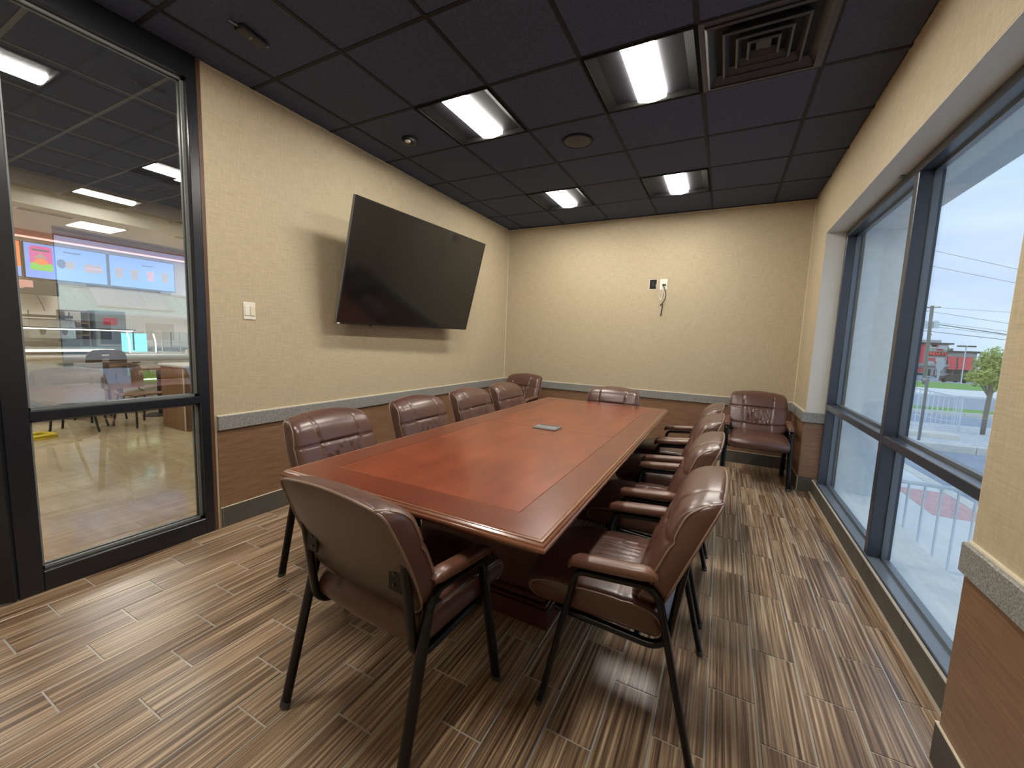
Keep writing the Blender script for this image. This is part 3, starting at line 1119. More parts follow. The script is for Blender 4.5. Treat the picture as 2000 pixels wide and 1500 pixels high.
def make_chair():
    t = thing('armchair', '', 'chair', group='brown leather meeting chairs')
    body, pip = backrest_meshes()
    b_ = link('backrest', body, t)
    for q in pip:
        link('piping', q, b_)
    body, pip = seat_meshes()
    s_ = link('seat', body, t)
    for q in pip:
        link('piping', q, s_)
    bx('seat_pan', -.22, .22, -.11, .30, .372, .386, M['black_plastic'], t, .004)
    fm = M['frame_black']
    for s in (-1, 1):
        pts = [(s * .286, .262, .0), (s * .276, .147, .556), (s * .276, -.120, .578), (s * .286, -.262, .0)]
        path = fillet(pts, [.034, .060], 7)
        path = path[:1] + path[1:]
        # split the bent tube where the bends begin
        fl_ = [path[0], path[1]]
        rl_ = [path[-1], path[-2]]
        mid = path[1:-1]
        lg = MB().tube(fl_, .0200, .0120, 14, (1, 0, 0), power=2.6).obj('leg', fm, t)
        MB().tube([fl_[0], fl_[0] + (fl_[1] - fl_[0]).normalized() * .022], .0214, .0134, 14, (1, 0, 0), power=2.6).obj('foot_cap', M['cap'], lg)
        lg = MB().tube(rl_, .0200, .0120, 14, (1, 0, 0), power=2.6).obj('leg', fm, t)
        MB().tube([rl_[0], rl_[0] + (rl_[1] - rl_[0]).normalized() * .022], .0214, .0134, 14, (1, 0, 0), power=2.6).obj('foot_cap', M['cap'], lg)
        MB().tube(mid, .0200, .0120, 14, (1, 0, 0), power=2.6).obj('arm_rail', fm, t)
        # padded arm: flattened capsule that dips over the front bend
        ap = [(s * .276, .176, .566), (s * .276, .166, .585), (s * .276, .140, .594), (s * .276, .08, .599), (s * .276, 0, .606), (s * .276, -.07, .613), (s * .276, -.108, .615), (s * .276, -.122, .612)]
        sc = [.25, .72, .95, 1, 1, 1, .8, .3]
        mb = MB()
        P = [Vector(p) for p in ap]
        vs2, fs2 = [], []
        sg = 14
        for i, p in enumerate(P):
            tt = (P[min(i + 1, 7)] - P[max(i - 1, 0)]).normalized()
            q = tt.cross(Vector((1, 0, 0))).normalized()
            for k2 in range(sg):
                a = 2 * pi * k2 / sg
                ca = math.copysign(abs(cos(a)) ** .75, cos(a))
                sa = math.copysign(abs(sin(a)) ** .75, sin(a))
                vs2.append(p + Vector((1, 0, 0)) * (ca * .030 * (.55 + .45 * sc[i])) + q * (sa * .0215 * sc[i]))
        for i in range(7):
            for k2 in range(sg):
                a, b2 = i * sg + k2, i * sg + (k2 + 1) % sg
                fs2.append((a, b2, b2 + sg, a + sg))
        fs2 += [tuple(reversed(range(sg))), tuple(range(7 * sg, 8 * sg))]
        mb.add(vs2, fs2)
        mb.obj('arm_pad', M['leather_arm'], t, 50)
        # inner tube: along the seat, then up to carry the back
        ip = fillet([(s * .243, .232, .374), (s * .243, -.155, .352), (s * .243, -.200, .690)], [.070], 8)
        bs = MB().tube(ip, .0165, .0125, 14, (1, 0, 0), power=2.4).obj('back_support', fm, t)
        MB().tube([ip[-1], ip[-1] + Vector((0, -.001, .004))], .0168, .0128, 14, (1, 0, 0), power=2.4).obj('end_cap', M['cap'], bs)
        br = MB().box(s * .235 - (.06 if s > 0 else 0), s * .235 + (0 if s > 0 else .06), -.200, -.192, .590, .668, .003)
        br = br.obj('bracket', fm, t)
        for zz in (.612, .648):
            MB().tube([(s * .200, -.204, zz), (s * .200, -.198, zz)], .005, seg=8).obj('bolt', M['cap'], br)
    MB().tube([(-.243, .215, .374), (.243, .215, .374)], .011, seg=10).obj('crossbar', fm, t)
    MB().tube([(-.243, -.06, .358), (.243, -.06, .358)], .011, seg=10).obj('crossbar', fm, t)
    return t


ch0 = make_chair()
X90 = radians(90)
chairs = [
    # x, y, rotation, label
    (1.945, -4.365, radians(-3.5), 'brown leather armchair at the near end of the table, seen from behind'),
    (2.700, -3.845, X90, 'brown leather armchair on the window side, nearest the camera'),
    (2.690, -3.080, X90, 'second brown leather armchair from the camera on the window side'),
    (2.690, -2.345, X90, 'third brown leather armchair from the camera on the window side'),
    (2.690, -1.720, X90, 'farthest brown leather armchair on the window side of the table'),
    (1.132, -3.830, -X90, 'brown leather armchair on the television side, nearest the glass partition'),
    (1.132, -3.040, -X90, 'second brown leather armchair from the partition on the television side'),
    (1.132, -2.325, -X90, 'third brown leather armchair from the partition on the television side'),
    (1.132, -1.635, -X90, 'farthest brown leather armchair on the television side of the table'),
    (1.955, -1.390, radians(180), 'brown leather armchair at the far end of the table'),
    (.510, -.620, radians(172), 'brown leather armchair in the back corner left of the far end'),
    (3.315, -.580, radians(180), 'brown leather armchair by the back wall beside the window pier'),
]
for n, (x, y, rz, lab) in enumerate(chairs):
    o = ch0 if n == 0 else copy_tree(ch0)
    o.location = (x, y, 0)
    o.rotation_euler = (0, 0, rz)
    o['label'] = lab

# ================================================================== LOBBY behind the glass
M['travertine'] = grain('beige_polished_stone_tile', [(.3, (.40, .30, .17, 1)), (.55, (.52, .41, .25, 1)), (.75, (.60, .50, .34, 1))], 4, (.7, 3.2, 1), .12, rand=True, bumps=.02, detail=5)
M['lobby_paint'] = plain('warm_white_wall_paint', (.60, .56, .50, 1), .6)
M['lobby_ceiling_white'] = plain('off_white_ceiling_paint', (.50, .48, .44, 1), .7)
M['red_band'] = plain('red_band_paint', (.36, .022, .026, 1), .5)
M['oak'] = grain('warm_brown_oak', [(.3, (.20, .105, .05, 1)), (.7, (.30, .165, .085, 1))], 7, (4, 4, .5), .4, bumps=.02)
M['ply'] = grain('brown_plywood_shell', [(.3, (.15, .085, .045, 1)), (.7, (.22, .13, .07, 1))], 7, (.6, 3, 3), .35, bumps=.02)
M['dark_metal'] = plain('dark_grey_metal', (.04, .04, .045, 1), .35, metal=.4)
M['counter_white'] = plain('white_counter_panel', (.66, .64, .58, 1), .35)
M['steel'] = plain('brushed_steel', (.45, .45, .45, 1), .28, metal=.8)
M['green_band'] = plain('green_counter_band', (.20, .42, .07, 1), .4)
M['led'] = emis('white_led_strip', (1, .96, .88, 1), 6)
M['led_pink'] = emis('pink_led_strip', (1, .50, .45, 1), 1.8)
M['led_warm'] = emis('warm_led_strip', (1, .92, .72, 1), 5)
M['lobby_lens'] = emis('lobby_light_lens', (1, .95, .86, 1), LENS_POWER * 2.6)
M['panel_lens'] = emis('counter_panel_diffuser', (1, .96, .90, 1), 62)
M['screen_white'] = emis('menu_screen_white', (.19, .36, 1.0, 1), .72)
M['screen_orange'] = emis('menu_screen_orange', (1.0, .19, .02, 1), .8)
M['scr_magenta'] = emis('menu_print_magenta', (.72, .06, .42, 1), .6)
M['scr_green'] = emis('menu_print_green', (.20, .62, .10, 1), .6)
M['scr_orange'] = emis('menu_print_orange', (.85, .22, .06, 1), .6)
M['scr_tan'] = emis('menu_print_tan', (.40, .30, .28, 1), .6)
M['scr_pink'] = emis('menu_print_pink', (.62, .32, .42, 1), .6)
M['scr_dark'] = emis('menu_print_dark', (.05, .06, .14, 1), .6)
M['cyan_glow'] = emis('cyan_cooler_light', (.30, .85, 1.0, 1), 1.6)
M['pink_note'] = plain('pink_paper_note', (.62, .30, .28, 1), .6)
M['yellow'] = plain('yellow_plastic', (.75, .58, .03, 1), .4)
M['paper_bag'] = plain('tan_paper', (.62, .50, .34, 1), .7)

LX, LY0, LY1 = -7.15, -6.3, 1.6
lf = MB().box(LX, -.12, LY0, LY1, -.12, -.002).obj('floor_lobby', M['grout'], smooth=0)
struct(lf, 'polished beige stone floor of the lobby')
tw, td = .6, .457
lt_full = MB().box(.0015, tw - .0015, .0015, td - .0015, -.008, 0, .001).mesh('tile', M['travertine'])
for i in range(0, 9):
    for j in range(-1, 11):
        x0 = -1.027 + .9 - (i + 1) * tw + .0 + (.6 - .9 + .6) * 0
        x0 = -.427 - i * tw
        if i == 0:
            MB().box(.0015, .300, .0015, td - .0015, -.008, 0, .001).obj('tile', M['travertine'], lf, loc=(-.426, -4.235 + (j - 2) * td, 0))
        link('tile', lt_full, lf, (x0 - tw, -4.235 + (j - 2) * td, 0))
lb = bx('wall_lobby_back', LX - .12, LX, LY0, LY1, 0, 3.1, M['lobby_paint'], smooth=0)
struct(lb)
ls = bx('wall_lobby_far_side', LX, -.12, LY1, LY1 + .12, 0, 3.1, M['lobby_paint'], smooth=0)
struct(ls)
ln = bx('wall_lobby_near_side', LX, -.12, LY0 - .12, LY0, 0, 3.1, M['lobby_paint'], smooth=0)
struct(ln)
lc = bx('ceiling_lobby', -4.80, -.12, LY0, LY1, H + .03, H + .1, M['ceil_grid'], smooth=0)
struct(lc)
lx0 = -2.40 + T / 2          # right edge of the light column
ly0 = -3.07 + T / 2
LL = {(0, 0), (3, 0), (-2, -3), (1, -3), (-2, 3), (1, 3)}
LL = {(1, 0), (4, 0), (-1, 3), (2, 3), (3, -3), (0, -3)}
for i in range(-3, 5):
    for j in range(-4, 6):
        x1 = lx0 - (i - 1) * T
        y1 = ly0 - j * T
        x0, y0 = x1 - T, y1 - T
        if x1 > -.13:
            continue
        if (i, j) in LL:
            continue
        x0 = max(x0, -4.79)
        if x1 - x0 > .05:
            MB().box(x0 + .010, x1 - .010, y0 + .010, y1 - .010, H + .002, H + .016, .003).obj('ceiling_tile', M['ceil_tile'], lc)
for i in range(-3, 6):
    x = lx0 - (i - 1) * T
    if -4.78 < x < -.13:
        bx('grid_bar', x - .012, x + .012, LY0, LY1, H - .001, H + .03, M['lobby_bar'], lc)
for j in range(-5, 7):
    y = ly0 - j * T
    if LY0 < y < LY1:
        bx('grid_bar', -4.79, -.13, y - .012, y + .012, H - .0005, H + .03, M['lobby_bar'], lc)
labs = {(1, 0): 'lit lobby ceiling light beside the right frame of the glass partition', (4, 0): 'lit lobby ceiling light just in front of the white soffit',
        (-1, 3): 'lit lobby ceiling light just outside the glass partition', (2, 3): 'lit lobby ceiling light in the second row from the partition, nearer the door',
        (3, -3): 'unseen lobby ceiling light added beyond the television wall, near the counter', (0, -3): 'unseen lobby ceiling light added beyond the television wall, near the partition'}  # these two hang out of view and are there to light the lobby
for (i, j) in sorted(LL):
    o = copy_tree(lt0)
    o.location = (lx0 - (i - 1) * T - T / 2, ly0 - j * T - T / 2, H)
    o['label'] = labs[(i, j)]
    o['group'] = 'lit ceiling lights of the lobby'
# soffit and white ceiling over the counter
so = bx('wall_soffit', -4.90, -4.80, LY0, LY1, 2.79, 3.1, M['lobby_ceiling_white'], smooth=0)
struct(so)
kc = bx('ceiling_counter', LX, -4.90, LY0, LY1, 2.80, 2.9, M['lobby_ceiling_white'], smooth=0)
struct(kc)
for n, (x, y) in enumerate(((-5.56, -2.75), (-5.56, -.6), (-5.56, -4.8))):
    lab = ('lit flat ceiling panel over the counter, in front of the menu screens', 'lit flat ceiling panel over the counter, far end', 'lit flat ceiling panel over the counter, near end')[n]
    kl = thing('ceiling_panel', lab, 'light', (x, y, 2.80), 0, 'flat light panels over the counter')
    bx('frame', -.31, .31, -.27, .27, -.008, .0, M['counter_white'], kl)
    bx('diffuser', -.28, .28, -.24, .24, -.010, -.007, M['panel_lens'], kl)
for n, (x, y) in enumerate(((-5.2, -3.35), (-5.0, -1.75))):
    vv = thing('ceiling_grille', ('slotted white ceiling grille above the orange menu screen', 'slotted white ceiling grille beside the right partition frame')[n], 'vent', (x, y, 2.80))
    bx('frame', -.10, .10, -.28, .28, -.008, 0, M['counter_white'], vv)
    for s in (-.055, 0, .055):
        bx('slot', -.016 + s, .016 + s, -.25, .25, -.0095, -.0075, M['void'], vv)
# red band and pink light line
rb = bx('trim_5', LX, LX + .16, -5.6, .6, 2.70, 2.80, M['red_band'])
struct(rb, 'red band over the menu screens')
ll = tag(bx('light_line', LX + .16, LX + .19, -5.6, .6, 2.672, 2.70, M['led_pink']), 'pink glowing light line along the red band over the menu', 'light')

# menu screens
def screen(label, y0, y1, mat):
    t = thing('menu_screen', label, 'screen', (LX + .10, (y0 + y1) / 2, 2.34), 0, 'menu screens behind the counter')
    w = (y1 - y0) / 2
    bx('case', -.04, .0, -w + .006, w - .006, -.285, .285, M['black_plastic'], t, .004)
    bx('wall_arm', -.098, -.04, -.12, .12, -.1, .1, M['dark_metal'], t)
    bx('display', 0, .004, -w + .018, w - .018, -.272, .272, M[mat], t)
    return t
bx_ = bx
s0 = screen('orange menu screen at the left end of the row', -4.18, -3.18, 'screen_orange')
bx('white_strip', .004, .006, -.48, .48, -.272, -.12, M['screen_white'], s0)
s1 = screen('white menu screen with a magenta and green card', -3.17, -2.165, 'screen_white')
s2 = screen('white menu screen showing four cups, right end', -2.155, -1.145, 'screen_white')
def patch(t, name, y0, y1, z0, z1, m, d=.006, r=.0):
    return MB().prism([(y0 + r, z0), (y1 - r, z0), (y1, z0 + r), (y1, z1 - r), (y1 - r, z1), (y0 + r, z1), (y0, z1 - r), (y0, z0 + r)] if r else [(y0, z0), (y1, z0), (y1, z1), (y0, z1)], .003, d, 'x').obj(name, M[m], t, 0)
patch(s1, 'card', -.43, -.03 - .15, -.15, .235, 'scr_magenta', .006, .03)
patch(s1, 'card_base', -.43, -.18, -.15, -.03, 'scr_green', .0075, .02)
patch(s1, 'print_bar', -.40, -.21, .155, .185, 'scr_dark', .0085)
MB().prism([(-.31 + .075 * cos(a), -.01 + .05 * sin(a)) for a in [k * pi / 8 for k in range(16)]], .003, .009, 'x').obj('print_oval', M['scr_orange'], s1, 0)
MB().prism([(-.40, .045), (-.22, .045), (-.27, .085), (-.31, .135), (-.35, .085)], .003, .0085, 'x').obj('print_cone', M['scr_tan'], s1, 0)
MB().prism([(-.08 + .055 * cos(k * pi / 8), .0 + .075 * sin(k * pi / 8)) for k in range(16)], .003, .006, 'x').obj('print_oval', M['scr_dark'], s1, 0)
MB().prism([(.02 + .06 * cos(k * pi / 8), -.01 + .07 * sin(k * pi / 8)) for k in range(16)], .003, .006, 'x').obj('print_oval', M['scr_tan'], s1, 0)
MB().prism([(.20, -.09), (.42, -.09), (.43, -.04), (.41, .03), (.36, .06), (.31, .035), (.25, .065), (.20, .03), (.19, -.04)], .003, .006, 'x').obj('print_bun', M['scr_tan'], s1, 0)
patch(s1, 'print_bar', .20, .425, -.035, -.005, 'scr_pink', .0075)
patch(s1, 'print_bar', -.05, .16, .185, .205, 'scr_dark', .006)
for yc, m in ((-.36, 'scr_tan'), (-.14, 'scr_tan'), (.10, 'scr_pink'), (.33, 'scr_tan')):
    MB().prism([(yc - .040, -.12), (yc + .040, -.12), (yc + .056, .06), (yc - .056, .06)], .003, .006, 'x').obj('print_cup', M[m], s2, 0)
patch(s2, 'print_bar', -.02, .14, .15, .168, 'scr_dark', .006)

# black monitor with pink notes under the orange screen
mo = thing('order_monitor', 'black monitor with pink paper notes under the menu screens', 'screen', (LX + .30, -3.12, 1.90))
MB().box(-.03, .03, -.36, .26, -.115, .11, .006).obj('case', M['black_plastic'], mo)
MB().tube([(-.03, -.05, .05), (-.28, -.05, .12)], .02, seg=8).obj('arm', M['dark_metal'], mo)
bx('pink_note', .030, .033, -.30, -.12, -.03, .095, M['pink_note'], mo)
bx('pink_note', .030, .034, -.18, -.02, -.01, .10, M['pink_note'], mo)
MB().tube([(-.02, .02, -.11), (-.03, .05, -.20), (-.02, .08, -.30), (-.05, .10, -.36)], .005, seg=6).obj('cable', M['cable_black'], mo)

# back counter with machines
bc = thing('back_counter', 'pale back counter along the lobby wall under the menu screens', 'counter', (LX + .36, -2.4, 0))
bx('cabinet', -.30, .28, -2.8, 2.2, 0, .93, M['counter_white'], bc, .004)
bx('worktop', -.33, .31, -2.82, 2.22, .93, .97, M['steel'], bc, .004)
em = thing('coffee_machine', 'steel coffee machine with a black top on the back counter', 'machine', (LX + .42, -3.02, .97))
bx('body', -.18, .16, -.26, .26, .12, .44, M['steel'], em, .015)
bx('cup_warmer', -.20, .20, -.29, .22, .46, .50, M['black_plastic'], em, .006)
bx('drip_tray', -.18, .24, -.26, .26, .0, .07, M['black_plastic'], em, .006)
for s in (-.12, .12):
    MB().lathe([(.03, 0), (.03, -.05), (.014, -.09)], 14, (.18, s, .28)).obj('brew_head', M['dark_metal'], em)
for s in (-.24, .20):
    MB().tube([(.1, s, .46), (.1, s, .56)], .008, seg=8).obj('rail', M['dark_metal'], em)
dp = thing('drink_dispenser', 'grey drink dispenser with a red front label on the back counter', 'machine', (LX + .42, -2.33, .97))
bx('body', -.18, .18, -.20, .20, 0, .62, M['grey_plastic'], dp, .012)
bx('front_label', .18, .184, -.10, .08, .38, .50, M['red_band'], dp)
bx('spout_bay', .178, .183, -.15, .15, .05, .28, M['dark_metal'], dp)
sh = thing('wall_shelf', 'brown shelf unit standing left of the drink dispenser', 'shelf', (LX + .35, -2.72, .97))
bx('side_panel', -.15, .15, -.16, -.14, 0, .60, M['ply'], sh)
bx('side_panel', -.15, .15, .13, .15, 0, .60, M['ply'], sh)
for z in (.18, .38, .58):
    bx('shelf_board', -.15, .15, -.14, .13, z, z + .02, M['ply'], sh)

# front counter with the glass case
fc = thing('display_counter', 'white front counter with a green band and lit glass case', 'counter', (-5.45, -2.2, 0))
bx('cabinet', -.30, .22, -2.7, 2.8, 0, .86, M['counter_white'], fc, .004)
bx('green_band', .22, .228, -1.05, 2.8, .42, .66, M['green_band'], fc)
bx('light_strip', .215, .24, -.90, 2.8, .50, .512, M['led'], fc)
bx('worktop', -.34, .27, -2.74, 2.84, .86, .90, M['counter_white'], fc, .006)
bx('light_strip', .20, .225, -2.7, -.55, .955, .985, M['led_warm'], fc)
bx('ledge', .12, .25, -2.7, -.50, .915, .955, M['dark_metal'], fc, .003)
bx('light_strip', .02, .05, -2.7, -.25, 1.258, 1.272, M['led'], fc)
bx('case_top', -.26, .06, -2.7, -.22, 1.274, 1.290, M['dark_metal'], fc, .002)
for s in (-2.69, -1.6, -.25):
    MB().tube([(.04, s, .96), (.04, s, 1.274)], .010, seg=8).obj('post', M['dark_metal'], fc)
bx('glass_front', .038, .042, -2.68, -.26, .96, 1.258, M['glass'], fc)
for s in (-1.95, -1.05, -.30):
    bx('drawer_pull', .222, .232, s - .05, s + .05, .775, .79, M['dark_metal'], fc)
fr_ = thing('drinks_cooler', 'small counter cooler with cyan glowing edges behind glass', 'cooler', (-5.52, -2.35, .90))
bx('back_wall', -.15, -.13, -.16, .16, 0, .34, M['cyan_glow'], fr_)
bx('base', -.15, .15, -.17, .17, 0, .03, M['counter_white'], fr_)
bx('top', -.15, .10, -.17, .17, .33, .36, M['counter_white'], fr_)
for s in (-.165, .165):
    MB().tube(fillet([(.15, s, .03), (.15, s, .22), (.08, s, .345)], .08, 5), .007, seg=6).obj('lit_edge', M['led'], fr_)
bx('shelf', -.13, .12, -.16, .16, .17, .175, M['glass'], fr_)
g2 = thing('glass_case', 'clear glass pastry case to the right of the cooler', 'cabinet', (-5.50, -1.85, .90))
bx('base', -.16, .16, -.26, .26, 0, .03, M['counter_white'], g2)
for sx in (-.155, .155):
    for sy in (-.255, 0, .255):
        bx('post', sx - .007, sx + .007, sy - .007, sy + .007, .03, .36, M['counter_white'], g2)
bx('top', -.17, .17, -.27, .27, .36, .375, M['counter_white'], g2)
bx('glass_front', .150, .154, -.25, .25, .03, .36, M['glass'], g2)
bx('shelf', -.15, .15, -.25, .25, .19, .195, M['glass'], g2)
pb = thing('paper_bag', 'folded tan paper bag lying on the counter by the glass case', 'bag', (-5.26, -1.72, .90))
MB().prism([(-.09, 0), (.07, 0), (.085, .075), (.02, .10), (-.085, .07)], -.03, .03, 'x').obj('bag', M['paper_bag'], pb, 0)
bx('fold', -.031, .032, -.09, .075, .0, .012, M['paper_bag'], pb)

# brown half cabinet near the glass
hc = thing('bin_cabinet', 'brown oak half height cabinet standing on the lobby floor', 'cabinet', (-3.485, -2.47, 0))
bx('body', -.295, .295, -.30, .28, .0, .83, M['oak'], hc, .004)
bx('top', -.315, .315, -.32, .30, .83, .865, M['counter_white'], hc, .01)
bx('edge_strip', .285, .297, -.303, -.292, .0, .83, M['counter_white'], hc)
bx('door', .295, .305, -.27, .26, .06, .78, M['ply'], hc, .002)

# bistro chairs
def make_bistro():
    t = thing('bistro_chair', '', 'chair', group='brown plywood chairs in the lobby')
    def shell(path, wfun, th, name, slot=None):
        mb = MB()
        n = len(path)
        NU = 10
        vs2, fs2 = [], []
        for side in (0, 1):
            for i, (y, z) in enumerate(path):
                p0, p1 = path[max(i - 1, 0)], path[min(i + 1, n - 1)]
                d = Vector((p1[0] - p0[0], p1[1] - p0[1])).normalized()
                nn = Vector((-d.y, d.x))
                w = wfun(i / (n - 1))
                for k in range(NU + 1):
                    u = -1 + 2 * k / NU
                    off = th * side + .035 * (u * u) * (1 if name == 'backrest' else .2)
                    vs2.append((u * w, y + nn.x * off, z + nn.y * off))
        half = n * (NU + 1)
        for i in range(n - 1):
            for k in range(NU):
                a = i * (NU + 1) + k
                if slot and slot[0] <= i < slot[1] and NU // 2 - 1 <= k <= NU // 2:
                    continue
                fs2.append((a, a + 1, a + NU + 2, a + NU + 1))
                a += half
                fs2.append((a, a + NU + 1, a + NU + 2, a + 1))
        rim = [k for k in range(NU + 1)] + [i * (NU + 1) + NU for i in range(1, n)] + [(n - 1) * (NU + 1) + k for k in range(NU - 1, -1, -1)] + [i * (NU + 1) for i in range(n - 2, 0, -1)]
        for q in range(len(rim)):
            a, b2 = rim[q], rim[(q + 1) % len(rim)]
            fs2.append((a, b2, b2 + half, a + half))
        mb.add(vs2, fs2)
        mb.obj(name, M['ply'], t, 40)
    shell([(.22, .440), (.16, .452), (.08, .450), (0, .445), (-.10, .443), (-.16, .446)], lambda s: .215 - .02 * s, .014, 'seat')
    shell([(-.175, .50), (-.195, .58), (-.21, .66), (-.222, .74), (-.232, .80), (-.238, .835)], lambda s: .20 + .02 * sin(pi * s) - .05 * max(0, s - .7) / .3, -.014, 'backrest', (2, 4))
    for sx in (-1, 1):
        MB().tube([(sx * .17, .17, .44), (sx * .20, .21, 0)], .013, seg=8).obj('leg', M['dark_metal'], t)
        MB().tube([(sx * .16, -.14, .44), (sx * .19, -.22, 0)], .013, seg=8).obj('leg', M['dark_metal'], t)
        MB().tube([(sx * .13, -.10, .436), (sx * .13, -.19, .47), (sx * .13, -.215, .70)], .009, seg=8).obj('back_strut', M['dark_metal'], t)
    return t
bc0 = make_bistro()
bist = [(-4.25, -3.45, 0, radians(150), 'brown plywood chair in the lobby nearest the yellow sign'),
        (-4.12, -2.88, 0, radians(-75), 'brown plywood chair beside the brown oak cabinet, its back to the partition'),
        (-4.88, -3.05, 0, radians(95), 'bottom plywood chair of the stack before the counter'),
        (-4.88, -3.05, .085, radians(95), 'second plywood chair up in the stack before the counter'),
        (-4.88, -3.05, .17, radians(95), 'top plywood chair of the stack before the counter')]
for n, (x, y, z, rz, lab) in enumerate(bist):
    o = bc0 if n == 0 else copy_tree(bc0)
    o.location = (x, y, z)
    o.rotation_euler = (0, 0, rz)
    o['label'] = lab
tt = thing('bistro_table', 'small square brown table in the lobby beyond the chairs', 'table', (-4.72, -2.42, 0))
bx('tabletop', -.30, .30, -.30, .30, .715, .745, M['ply'], tt, .006)
MB().tube([(0, 0, .02), (0, 0, .715)], .03, seg=12).obj('column', M['dark_metal'], tt)
MB().lathe([(.22, 0), (.21, .012), (.05, .03)], 24).obj('foot', M['dark_metal'], tt)
# folded yellow floor sign
ys_ = thing('floor_sign', 'yellow plastic floor sign lying folded on the lobby floor', 'sign', (-4.07, -3.99, 0), radians(10))
for z in (.0, .028):
    a = MB()
    for x0, x1, y0, y1 in ((-.14, -.08, -.30, .26), (.08, .14, -.30, .26), (-.08, .08, -.30, -.05), (-.08, .08, .20, .26)):
        a.box(x0, x1, y0, y1, z, z + .022, .004)
    a.obj('panel', M['yellow'], ys_)
bx('hinge', -.09, .09, .25, .28, .005, .045, M['yellow'], ys_, .006)

# ================================================================== OUTSIDE the window
def gz(y):
    return -.5 - .026 * max(0, y)
M['asphalt'] = plain('grey_asphalt', (.40, .44, .50, 1), .85, var=.08, vscale=3)
M['concrete'] = plain('pale_concrete', (.90, .89, .84, 1), .8, var=.06, vscale=2)
M['kerb'] = plain('cream_kerb', (.84, .80, .70, 1), .8, var=.06, vscale=5)
M['tactile'] = plain('faded_red_paving', (.80, .50, .48, 1), .8, var=.1, vscale=14)
M['gravel'] = speckle('white_gravel', [(.35, (.55, .54, .52, 1)), (.6, (.85, .84, .82, 1))], 14, .9)
M['grass'] = plain('bright_green_grass', (.22, .44, .09, 1), .9, var=.25, vscale=3)
M['ext_wall'] = plain('pale_grey_stucco', (.74, .79, .81, 1), .85, var=.05, vscale=20)
M['rail_paint'] = plain('pale_grey_rail_paint', (.72, .78, .82, 1), .4)
M['wood_pole'] = plain('weathered_grey_pole', (.24, .24, .24, 1), .8)
M['wire'] = plain('dark_wire', (.06, .07, .09, 1), .6)
M['bark'] = plain('grey_brown_bark', (.24, .21, .17, 1), .9)
M['leaf'] = plain('yellow_green_leaves', (.44, .52, .13, 1), .7, var=.3, vscale=4)
M['leaf_far'] = plain('dull_green_leaves', (.20, .28, .16, 1), .8, var=.3, vscale=.6)
M['rest_grey'] = plain('grey_facade_panels', (.42, .42, .42, 1), .6)
M['rest_light'] = plain('pale_facade_panels', (.62, .62, .60, 1), .6)
M['rest_red'] = plain('bright_red_panels', (.80, .09, .11, 1), .5)
M['rest_dark'] = plain('dark_roof_edge', (.07, .07, .075, 1), .5)
M['rest_glass'] = plain('dark_shop_glass', (.05, .06, .075, 1), .1)
M['sign_red'] = emis('lit_red_letters', (.85, .05, .05, 1), .35)
M['car_silver'] = plain('silver_blue_car_paint', (.45, .50, .60, 1), .25, metal=.3)
M['car_dark'] = plain('dark_grey_car_paint', (.07, .075, .085, 1), .25)
M['tyre'] = plain('black_tyre', (.02, .02, .02, 1), .8)
M['mint'] = plain('pale_mint_metal_roof', (.40, .66, .56, 1), .5)
M['sign_back'] = plain('grey_sign_back', (.50, .54, .55, 1), .4)

def slope_slab(name, x0, x1, y0, y1, top, th, m, parent=None, cuts=1):
    mb = MB()
    ys = [y0 + (y1 - y0) * k / cuts for k in range(cuts + 1)]
    if y0 < 0 < y1:
        ys = sorted(set(ys + [0.0]))
    poly = [(y, gz(y) + top) for y in ys] + [(y, gz(y) + top - th) for y in reversed(ys)]
    mb.prism(poly, x0, x1, 'x')
    return mb.obj(name, m, parent, 0)

gr = slope_slab('ground', XW - .3, 160, -60, 260, -.12, .2, M['asphalt'])
struct(gr, 'grey asphalt lot and street outside the window')
outw = bx('wall_outside', XW, XW + .03, WY1, 3.2, -.6, 4.2, M['ext_wall'])
struct(outw)
o_ = MB().box(XW - .26, XW + .03, WY1 - .012, WY1 + .02, .05, WZ1 + .02).box(3.95, XW + .02, WY0, WY1, WZ1 - .012, WZ1 + .02)
o_.box(3.95, XW + .02, WY0, WY1, -.6, .056)
o_ = o_.obj('trim_6', M['ext_wall'], smooth=0)
struct(o_, 'pale grey outer window recess and ledge')
swk = slope_slab('sidewalk', XW, 5.85, -9, 6.0, 0, .14, M['concrete'])
struct(swk, 'pale concrete walk along the building')
kb = None
for j in range(-5, 5):
    k2 = slope_slab('kerb_stone', 5.855, 6.02, j * 1.2 + .004, (j + 1) * 1.2 - .004, .004, .15, M['kerb'], swk)
tp = slope_slab('paving_patch', 5.30, 5.84, 1.0, 2.25, .006, .02, M['tactile'], swk)
bed = slope_slab('gravel_bed', 6.9, 18, 7.35, 12.3, 0.02, .2, M['gravel'])
struct(bed, 'white gravel bed round the tree')
for j in range(0, 9):
    x0 = 6.9 + j * 1.2
    kk = MB().box(x0 + .004, x0 + 1.196, 7.17, 7.34, gz(7.2) - .14, gz(7.2) + .05, .01).obj('kerb_stone', M['kerb'], bed)
lw_ = tag(MB().box(6.6, 8.28, 8.38, 8.9, gz(8.6) - .1, gz(8.6) + .14, .01).obj('low_wall', M['kerb']), 'low cream concrete wall at the edge of the gravel bed', 'wall')
isl = slope_slab('traffic_island', 8, 60, 18.2, 20.2, .03, .2, M['grass'])
struct(isl, 'narrow green verge between lot and street')
for j in range(0, 14):
    x0 = 9 + j * 1.5
    MB().box(x0, x0 + 1.49, 18.0, 18.2, gz(18.1) - .15, gz(18.1) + .02).obj('kerb_stone', M['kerb'], isl, 0)
isl2 = slope_slab('pavement_far', 8, 120, 34.5, 48, .02, .2, M['concrete'])
struct(isl2, 'pale pavement across the street')
